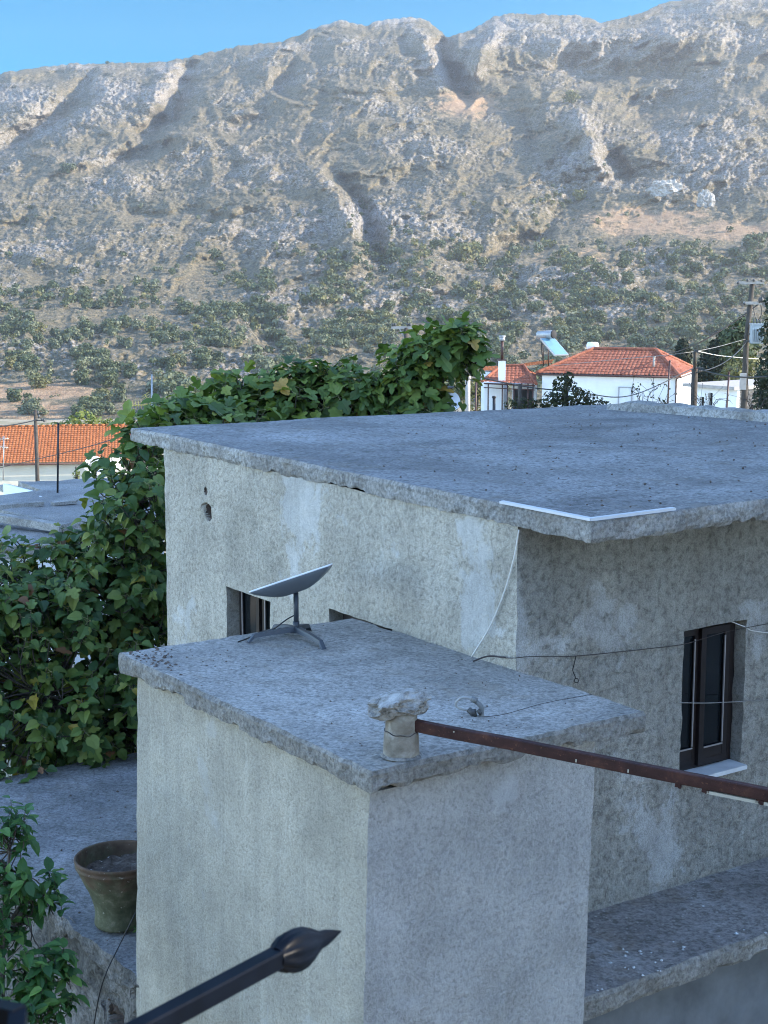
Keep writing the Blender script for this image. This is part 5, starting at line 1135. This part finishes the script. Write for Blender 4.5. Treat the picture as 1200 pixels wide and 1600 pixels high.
up2 = at_y(1086, 547, 50.0); zb2 = float(ground_z(up2[0], 50)); pole2 = thing('wooden_pole', (up2[0], up2[1], zb2), 'short dark wooden pole in front of the white house corner', 'pole')
mb = MB(); a = at_y(1085.5, 577, 50); mb.tube([(a[0], a[1], zb2 - .2), a], (.115, .105), 12); mb.build('post', M['pole_wood'], pole2)
mb = MB(); mb.tube([a, up2], .055, 8); mb.build('upper_post', M['pole_wood'], pole2)
mb = MB(); mb.box(at_y(1088, 548.5, 49.9), (.12, .1, .08)); mb.box(at_y(1093, 575, 49.8), (.22, .1, .05)); mb.tube([at_y(1092, 575, 49.8), at_y(1092, 582, 49.8)], .04, 8); mb.build('clamp', M['fitting'], pole2)
ul = at_y(55, 640, 78.0); zb3 = float(ground_z(ul[0], 78)); pole3 = thing('wooden_pole', (ul[0], ul[1], zb3), 'slim brown wooden pole in front of the long orange tile roof', 'pole')
mb = MB(); a = at_y(58.5, 747, 78); mb.tube([(a[0], a[1], zb3), a, ul], (.13, .085), 12); mb.build('post', M['pole_wood'], pole3)
mb = MB(); 
for dx, dy in ((2, 644), (4, 650), (8, 655), (12, 656)): c = at_y(57 + dx, dy, 77.8); mb.tube([c - UP * .1, c + UP * .06], .05, 8)
mb.tube([at_y(56, 657, 77.8), at_y(73, 657.5, 77.8)], .03, 6); mb.build('insulator', M['fitting'], pole3)
cf = at_y(632, 512, 60.0); zb4 = float(ground_z(cf[0], 60)); pole4 = thing('wooden_pole', (cf[0] + .06, cf[1], zb4), 'pale pole top with a crossarm just left of the tall fig branch', 'pole')
mb = MB(); mb.tube([(cf[0] + .06, cf[1], zb4 - .2), cf + np.array([.06, 0, 0])], (.12, .085), 10); mb.build('post', M['pole_wood'], pole4)
mb = MB(); mb.box(cf, (1.02, .11, .10)); mb.build('crossarm', M['pole_conc'], pole4)
for dx in (-.46, -.36, .12, .22): mb = MB(); mb.tube([cf + np.array([dx, -.0, .04]), cf + np.array([dx, 0, .17])], (.03, .05), 8); mb.build('insulator', M['fitting'], pole4)
mb = MB(); mb.tube([cf + np.array([-.2, -.03, -.03]), cf + np.array([.05, -.03, -.5])], .025, 6); mb.build('brace', M['pole_conc'], pole4)
def rod(px0, py0, px1, py1, y, r, label, mat, name='metal_rod', cat='pole'):
    a, b = at_y(px0, py0, y), at_y(px1, py1, y); b[2] = min(b[2], ground_z(b[0], b[1])) if name != 'roof_rod' else b[2]
    mb = MB(); mb.tube([b, a], r, 8); mb.tube([a, a + UP * r * 1.4], r * 1.3, 8); return tag(mb.build(name, M[mat], loc=b), label, cat)
rod(1046.5, 565, 1042.5, 636, 86, .05, 'thin dark brown rod standing before the corner of the white house', 'brown_metal')
rod(1139, 583, 1134, 645, 78, .05, 'thin dark rod between the two utility poles by the outbuilding', 'brown_metal')
rod(731, 592, 731, 629, 88, .14, 'stout grey post on the pale yard left of the porch', 'pole_conc', 'yard_post', 'post')
rod(744, 597, 743, 632, 86, .05, 'thin fence rod on the pale yard beside the stout grey post', 'brown_metal')
rod(772, 622, 772, 643, 70, .07, 'short dark iron post just behind the far roof edge', 'black', 'iron_post', 'post')
rod(91, 663, 90, 770, 33, .022, 'thin black rod standing on the old flat roofs on the left', 'black', 'roof_rod', 'pole')
# white flue behind the fig
wf = at_y(700, 645, 30.0); mb = MB(); tp = at_y(700, 614, 30); mb.tube([wf - UP * 4, tp], .10, 14); wfl = thing('white_flue', wf - UP * 4, 'white round flue with a dark cap right of the tall fig branch', 'flue'); mb.build('pipe', M['white_wall'], wfl)
mb = MB(); mb.tube([tp, tp + UP * .05], .11, 14); mb.tube([tp + UP * .09, tp + UP * .13], .12, 14); 
for a_ in range(4): mb.tube([tp + np.array([.07 * math.cos(a_ * 1.57), .07 * math.sin(a_ * 1.57), .03]), tp + np.array([.07 * math.cos(a_ * 1.57), .07 * math.sin(a_ * 1.57), .11])], .012, 5)
mb.build('cap', M['fitting'], wfl)
mb = MB(); mb.lathe([(.0, 0), (.13, .02), (.17, .05)], at_y(707, 627, 29.9), 20, 0, (False, False), (.7, -.7, .2)); mb.build('side_disc', M['dish_rim'], wfl)
def wire(P, r, label, sag, mat='black', name='power_line'):
    mb = MB(); mb.tube(curve(P, 40, sag) if len(P) == 2 else curve(P, 60), r, 5); return tag(mb.build(name, M[mat]), label, 'wire')
wire([at_y(1188, 473, 70), at_y(1030, 555, 120)], .035, 'upper dark power line running down left from the tall utility pole', .5)
wire([at_y(1166, 535, 69.7), at_y(1094, 580, 49.9)], .02, 'dark cable sagging between the two wooden poles', .25)
wire([at_y(1200, 588, 40), at_y(1092, 576, 49.9)], .022, 'thick dark cable leaving the short wooden pole to the right', .12)
wire([at_y(1084, 575, 49.9), at_y(985, 618, 44), at_y(900, 612, 40), at_y(820, 604, 38), at_y(715, 582, 34)], .016, 'dark cable sagging across the white house front', 0)
wire([at_y(1165, 530, 69.7), at_y(1086, 549, 50), at_y(960, 562, 55), at_y(860, 572, 60)], .010, 'pale wire crossing in front of the red hipped roof', 0, 'wire')
wire([at_y(1090, 549, 50), at_y(1137, 557, 70), at_y(1240, 565, 80)], .014, 'white wire leaving the top of the short pole to the right', 0, 'white_cord')
wire([at_y(-40, 740, 60), at_y(60, 717, 50), at_y(130, 700, 40), at_y(190, 682, 28)], .012, 'black wire slanting across the long orange tile roof', 0)
wire([at_y(57, 656, 77.8), at_y(-40, 668, 70)], .03, 'dark wire from the slim left pole to the edge of the view', .1)
wire([at_y(1176, 475, 69.8), at_y(1182, 500, 69.7), at_y(1190, 490, 69.8), at_y(1188, 470, 69.8)], .02, 'dark jumper wire looping from the crossarm to the transformer', 0)
def yagi(loc, mastpx, label, mat, y, boom, nel, el, name='tv_aerial', two=None):
    t = thing(name, mastpx[1], label, 'aerial'); mb = MB(); mb.tube([mastpx[1], mastpx[0]], .022, 8); mb.build('mast', M['grey_metal'], t)
    for (p, q) in boom:
        mb = MB(); mb.tube([p, q], .014, 6); d = (q - p) / np.linalg.norm(q - p); e = np.cross(d, [.25, 1, .1]); e /= np.linalg.norm(e); f_ = np.cross(d, e)
        for i in range(nel): c = p + (q - p) * (i + .3) / nel; mb.tube([c - e * el * .5 * (1.1 - .4 * i / nel), c + e * el * .5 * (1.1 - .4 * i / nel)], .008, 5); mb.tube([c - f_ * el * .5, c + f_ * el * .5], .007, 5)
        mb.build('boom', M[mat], t)
ya = 44.0
yagi(None, (at_y(237, 585, ya), at_y(238, 700, ya)), 'yellow and white aerial on a thin mast above the fig on the left', 'yellow', ya, [(at_y(202, 634, ya), at_y(233, 632, ya)), (at_y(226, 616, ya), at_y(238, 634, ya))], 7, .26)
ya = 60.0
yagi(None, (at_y(6, 682, ya), at_y(5, 750, ya)), 'white aerial at the far left edge before the orange roof', 'white_pvc', ya, [(at_y(-8, 687, ya), at_y(14, 685, ya)), (at_y(-6, 697, ya), at_y(13, 700, ya))], 6, .22)

# ------------------------------------------------------------------ left side: long orange roof and old flat roofs
ul_, vl_ = rot(R(9)); e1_ = at_y(212, 721, 100); e0_ = e1_ - ul_ * 22; zR = at_y(150, 664, 106.5)[2]
lo = thing('long_house', (e1_ - ul_ * 8) * [1, 1, 0] + UP * float(ground_z(-20, 104)), 'long cream house under an orange tile roof on the left', 'house')
mb = MB(); r0q, r1q = e0_ + vl_ * 6.2, e1_ + vl_ * 6.2; r0q[2] = r1q[2] = zR; tiled_plane(mb, e0_, e1_, r1q, r0q, .21, .36, .045, .03, 6); b0, b1 = e0_ + vl_ * 12.4, e1_ + vl_ * 12.4; tiled_plane(mb, b1, b0, r0q, r1q, .29, .45, .06, .03)
for k in range(int(22 / .45)): c = r0q + ul_ * (k * .45 + .2); mb.tube([c + UP * .04, c + UP * .04 + ul_ * .46], (.13, .10), 7)
mb.build('roof', M['tile_orange'], lo)
mb = MB(); mb.prism([e0_ + vl_ * .35 + ul_ * .3, e1_ + vl_ * .35 - ul_ * .3, b1 - vl_ * .35 - ul_ * .3, b0 - vl_ * .35 + ul_ * .3], -20, e1_[2] + .02); mb.build('wall', M['cream_wall'], lo)
mb = MB(); mb.tube([e0_ - vl_ * .06 - UP * .05, e1_ - vl_ * .06 - UP * .05], .06, 8); mb.build('gutter', M['brown_metal'], lo)
def flat_house(name, label, zt, px, zbot, th=.22, wall='white_wall', rs_=.12, over=.12, roof='roof_grey', ztn=None):
    P = [at_z(a, b, zt) for a, b in px]; c = np.mean(P, axis=0); t = thing(name, c * [1, 1, 0] + UP * zbot, label, 'building')
    slab(P, th, rs_, .02, .05, .05, [M[roof], M['slab_edge']], 'roof', t, float(px[0][0]) * .1 + 50)
    Q = [c + (q - c) * (1 - over / np.linalg.norm(q - c)) for q in P]; mb = MB(); mb.prism(Q, zbot, zt - th * .8); mb.build('wall', M[wall], t); return t
flat_house('flat_roofed_building', 'old flat roof lowest and nearest on the left, cut by the fig', -5.25, [(-120, 868), (84, 847), (190, 812), (-60, 792)], -9.5, .24)
flat_house('flat_roofed_building', 'middle old flat roof with a raised edge, just above the nearest one', -5.02, [(100, 818), (260, 800), (215, 752), (-70, 780)], -9.5, .20, over=.3)
flat_house('flat_roofed_building', 'farthest old flat roof on the left with the black rod before it', -5.3, [(80, 772), (270, 766), (235, 745), (28, 752)], -11, .20, over=.3)
mb = MB()
for p, q, z, w_, h_ in (((-10, 789), (66, 783), -4.93, .22, .10), ((82, 785), (118, 781), -4.95, .16, .07), ((4, 757), (72, 773), -5.12, .30, .14), ((88, 769), (140, 775), -5.1, .2, .12), ((116, 780), (185, 770), -4.98, .16, .08), ((-20, 800), (98, 819), -5.0, .22, .16)):
    a, b = at_z(*p, z), at_z(*q, z); d = (b - a) / np.linalg.norm(b - a); mb = MB(); s_ = np.cross(UP, d); n_ = 24; V = []
    for k in range(n_ + 1):
        c = a + (b - a) * k / n_ + UP * .015 * noise(np.array([k * .4, p[0] * .1, 1.])); V.append([c - s_ * w_ / 2 - UP * h_, c - s_ * w_ / 2, c + s_ * w_ / 2, c + s_ * w_ / 2 - UP * h_])
    mb.grid(np.array(V).transpose(1, 0, 2)); mb.add(np.array(V[0]), [(0, 1, 2, 3)]); mb.add(np.array(V[-1]), [(3, 2, 1, 0)])
    lab = {-10: 'grey concrete roof kerb nearest below the white parapet box', 82: 'short grey loose plank-like kerb on the middle flat roof', 4: 'grey kerb slanting down along the white parapet box', 88: 'low grey kerb in front of the farthest flat roof by the black rod', 116: 'thin grey kerb along the back of the middle flat roof', -20: 'long grey raised kerb slanting between the two nearest flat roofs'}[p[0]]
    tag(mb.build('roof_kerb', M['slab_edge']), lab, 'kerb')
mb = MB(); a, b, c, d = [at_z(*q, -5.1) for q in ((-40, 786), (66, 779), (70, 772), (4, 757))]; e = at_z(-40, 757, -5.1)
pts = [a, b, d, e]; mb.prism([a, b, b + (d - b) * .04, a + (d - b) * .04], -5.9, -5.05); mb.prism([at_z(5, 760, -5.1), at_z(66, 776, -5.1), at_z(68, 775, -5.1), at_z(7, 759, -5.1)], -5.9, -5.04); mb.prism([at_z(-40, 786, -5.1), at_z(60, 778, -5.1), at_z(0, 762, -5.1), at_z(-40, 762, -5.1)], -6, -5.55)
tag(mb.build('white_parapet', M['white_wall']), 'white painted parapet box at the left edge among the flat roofs', 'parapet')
# satellite dishes by the orange roof
def bowl(c, r, aim, label, post):
    t = thing('satellite_bowl', c - UP * r * 1.2, label, 'satellite dish'); aim = np.asarray(aim, float); aim /= np.linalg.norm(aim)
    mb = MB(); mb.lathe([(.0, 0), (r * .3, r * .012), (r * .6, r * .055), (r * .85, r * .12), (r, r * .17), (r * 1.02, r * .165), (r, r * .14), (r * .6, r * .02), (0, -r * .04)], c, 32, 0, (False, False), aim); mb.build('bowl', M['dish_rim'], t)
    mb = MB(); f_ = c + aim * r * 1.0 - UP * r * .25; mb.tube([c - UP * r * .95 + aim * r * .15, f_], r * .025, 6); mb.tube([f_, f_ - aim * r * .2], r * .07, 8); mb.build('feed_arm', M['dish_base'], t)
    mb = MB(); mb.tube([c - aim * r * .1, c - aim * r * .25 - UP * r * 1.6], r * .05, 8); mb.build('post', M['grey_metal'], t)
    mb = MB(); mb.lathe([(r * .07, .0), (r * .12, .0)], c + aim * r * .05, 20, 0, (False, False), aim); mb.build('emblem_ring', M['fitting'], t)
yd = 50.0
bowl(at_y(147, 728, yd), 15.5 * yd / FPX, (.25, -1, .25), 'round white satellite bowl facing us before the orange roof', None)
bowl(at_y(181, 722, yd + 2), 14 * yd / FPX, (.8, -.6, .3), 'white satellite bowl half hidden by the fig leaves', None)
mb = MB(); c = at_y(172, 737, yd + 1); mb.box(c, (.35, .3, .3)); tag(mb.build('motor_box', M['white_pvc']), 'small cream box between the two satellite bowls', 'box')

# ------------------------------------------------------------------ trees and shrubs of the village
def leafy(name, label, cat, c, clumps, n, size, mat, seed, trunk=None, aspect=1.0, up=.2, stretch=(1, 1, 1)):
    """tree with a trunk and a crown of leaf clumps; clumps in metres round c"""
    rs = np.random.RandomState(seed); base = np.array(c, float); base[2] = ground_z(c[0], c[1]) if trunk is None else trunk
    t = thing(name, base, label, cat); P = crown_points(rs, n, clumps) * np.array(stretch) + c; V, F = leaf_cards(rs, P, size, aspect, up * .6, crown_points.out); mb = MB(); mb.add(V, F, 0, np.repeat(np.clip(rs.normal(.45, .24, len(P)), 0, 1), 4)); mb.build('crown', M[mat], t, tint=True)
    mb = MB(); top = np.array(c) + np.array([0, 0, .3]); mb.tube(curve([base - UP * .2, (base + top) / 2 + rs.normal(size=3) * .05, top], 10), (.12, .03), 8)
    for k in range(6):
        q = P[rs.randint(len(P))]; mb.tube(curve([(base * .35 + top * .65), (base * .2 + top * .3 + q * .5), q], 8), (.04, .01), 5)
    mb.build('trunk', M['twig'], t); return t
yv = 24.0; sb = at_y(885, 622, yv)
leafy('dark_shrub', 'dark leafy shrub with twiggy tips behind the far roof edge', 'shrub', sb, [(0, 0, .05, .28), (-.22, 0, -.08, .22), (.2, 0, -.05, .26), (.42, 0, -.1, .2), (-.05, 0, .22, .18), (.02, 0, .34, .10), (-.42, 0, -.12, .14), (.6, .1, -.14, .12), (-.02, .1, -.3, .4)], 1700, .034, 'ivy', 4)
leafy('dark_shrub', 'small low tangle of dark leaves left of the dark shrub', 'shrub', at_y(812, 630, yv), [(0, 0, 0, .14), (-.15, 0, -.02, .10), (.18, 0, -.03, .13), (0, 0, -.2, .25)], 340, .03, 'ivy', 9)
def twiggy(c, n, hgt, label, seed, mat='ivy', spread=.5, leaf=.03):
    rs = np.random.RandomState(seed); t = thing('twiggy_bush', c - UP * .6, label, 'shrub'); mb = MB(); ml = MB()
    for k in range(n):
        a = rs.uniform(-1, 1) * spread; tp = c + np.array([a, rs.uniform(-.2, .2), hgt * rs.uniform(.5, 1.0)]); md = c + np.array([a * .35, 0, hgt * .45]); C = curve([c - UP * .6, md, tp], 10); mb.tube(C, (.010, .003), 5)
        for j in range(4): q = C[rs.randint(4, len(C))]; e = q + rs.normal(size=3) * .12 + UP * .05; mb.tube([q, e], .003, 4); V, F = leaf_cards(rs, np.array([e, e + rs.normal(size=3) * .03]), leaf); ml.add(V, F, 0, np.repeat(rs.uniform(0, 1, 2), 4))
    mb.build('stems', M['twig'], t); ml.build('leaves', M[mat], t, tint=True)
twiggy(at_y(1003, 640, 24), 5, .42, 'nearly bare twiggy shoots before the white door of the house', 3, 'ivy', .28, .026)
twiggy(at_y(1030, 642, 24), 5, .16, 'low tuft of dark leaves just right of the bare shoots', 5, 'ivy', .16, .03)
twiggy(at_y(1105, 650, 26), 7, .45, 'bare grey tangle of twigs between the short and the tall pole', 7, 'ivy', .5, .012)
twiggy(at_y(1180, 650, 26), 6, .35, 'bare grey twigs right of the foot of the tall utility pole', 8, 'ivy', .35, .012)
leafy('cypress', 'narrow dark rounded cypress behind the red roof hip', 'tree', at_y(1066, 560, 120), [(0, 0, -.6, .75), (0, 0, .1, .78), (.05, 0, .75, .62), (0, 0, 1.2, .4), (0, 0, -1.5, .8)], 2300, .13, 'cypress', 14, up=.6)
leafy('cypress', 'broad dark leaning cypress right of the narrow one', 'tree', at_y(1118, 560, 118), [(-.3, 0, -.8, 1.25), (.1, 0, .0, 1.25), (.45, 0, .8, 1.0), (.7, 0, 1.45, .75), (.9, 0, 1.9, .45), (-.6, 0, -1.6, 1.0), (.5, 0, -1.6, 1.2), (.6, 0, .1, .9)], 4200, .14, 'cypress', 15, up=.6)
leafy('pine_tree', 'sunny green bush-topped pine behind the transformer', 'tree', at_y(1158, 518, 112), [(0, 0, 0, 1.0), (-.8, 0, -.5, .9), (.6, 0, .2, .9), (.2, 0, .7, .7), (.9, 0, -.6, .9), (0, 0, -1.4, 1.3), (-.7, 0, -1.6, .8)], 1900, .17, 'oak', 16, up=.5)
leafy('broadleaf_tree', 'yellow-green tree between the broad cypress and the tall pole', 'tree', at_y(1150, 580, 100), [(0, 0, 0, .9), (-.6, 0, -.6, .8), (.5, 0, -.5, .9), (0, 0, -1.2, 1.1), (.9, 0, .4, .7)], 1500, .13, 'carob', 17, up=.4)
leafy('pine_tree', 'dark ragged pine cut off by the right edge of the view', 'tree', at_y(1222, 560, 62), [(0, 0, 1.9, .75), (-.2, 0, 1.0, .8), (.2, 0, .2, .95), (-.3, 0, -.6, .85), (-.1, 0, -1.4, 1.0), (-.6, -.1, -.9, .5), (-.75, 0, -1.6, .45), (.1, 0, 2.6, .6), (-.55, 0, .0, .4), (.1, 0, 3.2, .4), (-.5, 0, 2.3, .3), (0, 0, -2.2, 1.0), (-.7, 0, -2.1, .5)], 5200, .085, 'pine', 18, up=.3)
leafy('garden_shrub', 'yellow-green vine-like shrub along the ridge of the orange roof', 'shrub', at_y(125, 668, 112), [(-1.6, 0, -.1, .7), (-.6, 0, .2, .8), (.3, 0, .5, .9), (1.2, 0, .1, .8), (2.2, 0, .0, .8), (3.2, 0, -.1, .7), (-2.6, 0, -.3, .7), (.2, 0, -1.0, 1.6), (2.2, 0, -1.0, 1.4), (-1.6, 0, -1.0, 1.3)], 2300, .16, 'lime', 19, up=.4)
leafy('garden_shrub', 'bright small sprig growing beside the round white satellite bowl', 'shrub', at_y(119, 742, 55), [(0, 0, 0, .14), (.05, 0, .1, .10), (0, 0, -.2, .16)], 130, .05, 'lime', 20)
leafy('garden_shrub', 'pale olive shrub behind the stout grey yard post', 'shrub', at_y(745, 606, 106), [(0, 0, 0, .8), (-.8, 0, -.2, .8), (.8, 0, -.2, .8), (0, 0, -1, 1.2), (-1.6, 0, -.5, .7)], 900, .13, 'carob', 24)
leafy('garden_shrub', 'sunlit bush behind the fig and the white flue', 'shrub', at_y(690, 600, 108), [(0, 0, 0, 1.0), (-1, 0, -.4, .9), (1.0, 0, -.4, .9), (0, 0, -1.2, 1.4), (-2.2, 0, -.8, 1.1)], 1000, .15, 'olive', 25)

# ------------------------------------------------------------------ pale yard by the white house (a sheet just above the ground)
yx = np.linspace(3.2, 12.5, 40); yy = np.linspace(70, 97, 60); YX, YY = np.meshgrid(yx, yy)
mb = MB(); mb.grid(np.stack([YX, YY, np.maximum(ground_z(YX, YY) + .33, -99)], -1), smooth=True); structure(mb.build('yard', M['parking'], loc=(0, 0, 0)))

# ------------------------------------------------------------------ unseen houses added to block light from the right and from behind
def add_shade_house(poly, z1, label, seed):
    c = np.mean(np.array(poly), axis=0); t = thing('shade_house', (c[0], c[1], GZ0 - .3), label, 'house'); mb = MB(); mb.prism([(x, y, 0) for x, y in poly], GZ0 - .5, z1); mb.build('wall', M['stucco_d'], t)
    mb = MB(); q = np.array(poly); q = c + (q - c) * 1.05; mb.prism([(x, y, 0) for x, y in q], z1, z1 + .25); mb.build('roof', M['roof_grey'], t)
add_shade_house([(10, 4), (17, 4), (17, 20), (10, 20)], 5.9, 'tall plain rendered house added out of view on the right to shade the near roofs', 1)
add_shade_house([(-7, -9), (8, -9), (8, -1.4), (-7, -1.4)], 2.6, 'plain house added unseen behind the balcony to dim the light from behind', 3)
add_shade_house([(10.6, 22.5), (20, 22.5), (20, 46), (13.6, 46)], 6.6, 'second tall rendered house added farther along out of view to shade the left roofs', 2)

# ------------------------------------------------------------------ haze: air between here and the mountain
hz_ = MB(); zt_ = float(MG[..., 2].max()) + 6; hz_.box((300, 560, (zt_ - 60) / 2), (5600, 2460, zt_ + 60)); hm = bpy.data.materials.new('hazy_air'); hm.use_nodes = True; ht = hm.node_tree; ht.nodes.clear()
ho = ht.nodes.new('ShaderNodeOutputMaterial'); pv = ht.nodes.new('ShaderNodeVolumePrincipled'); pv.inputs['Color'].default_value = (.95, .95, .96, 1); pv.inputs['Density'].default_value = .00016; pv.inputs['Anisotropy'].default_value = .5
ht.links.new(pv.outputs[0], ho.inputs['Volume']); hob = hz_.build('haze', hm); hob['kind'] = 'stuff'
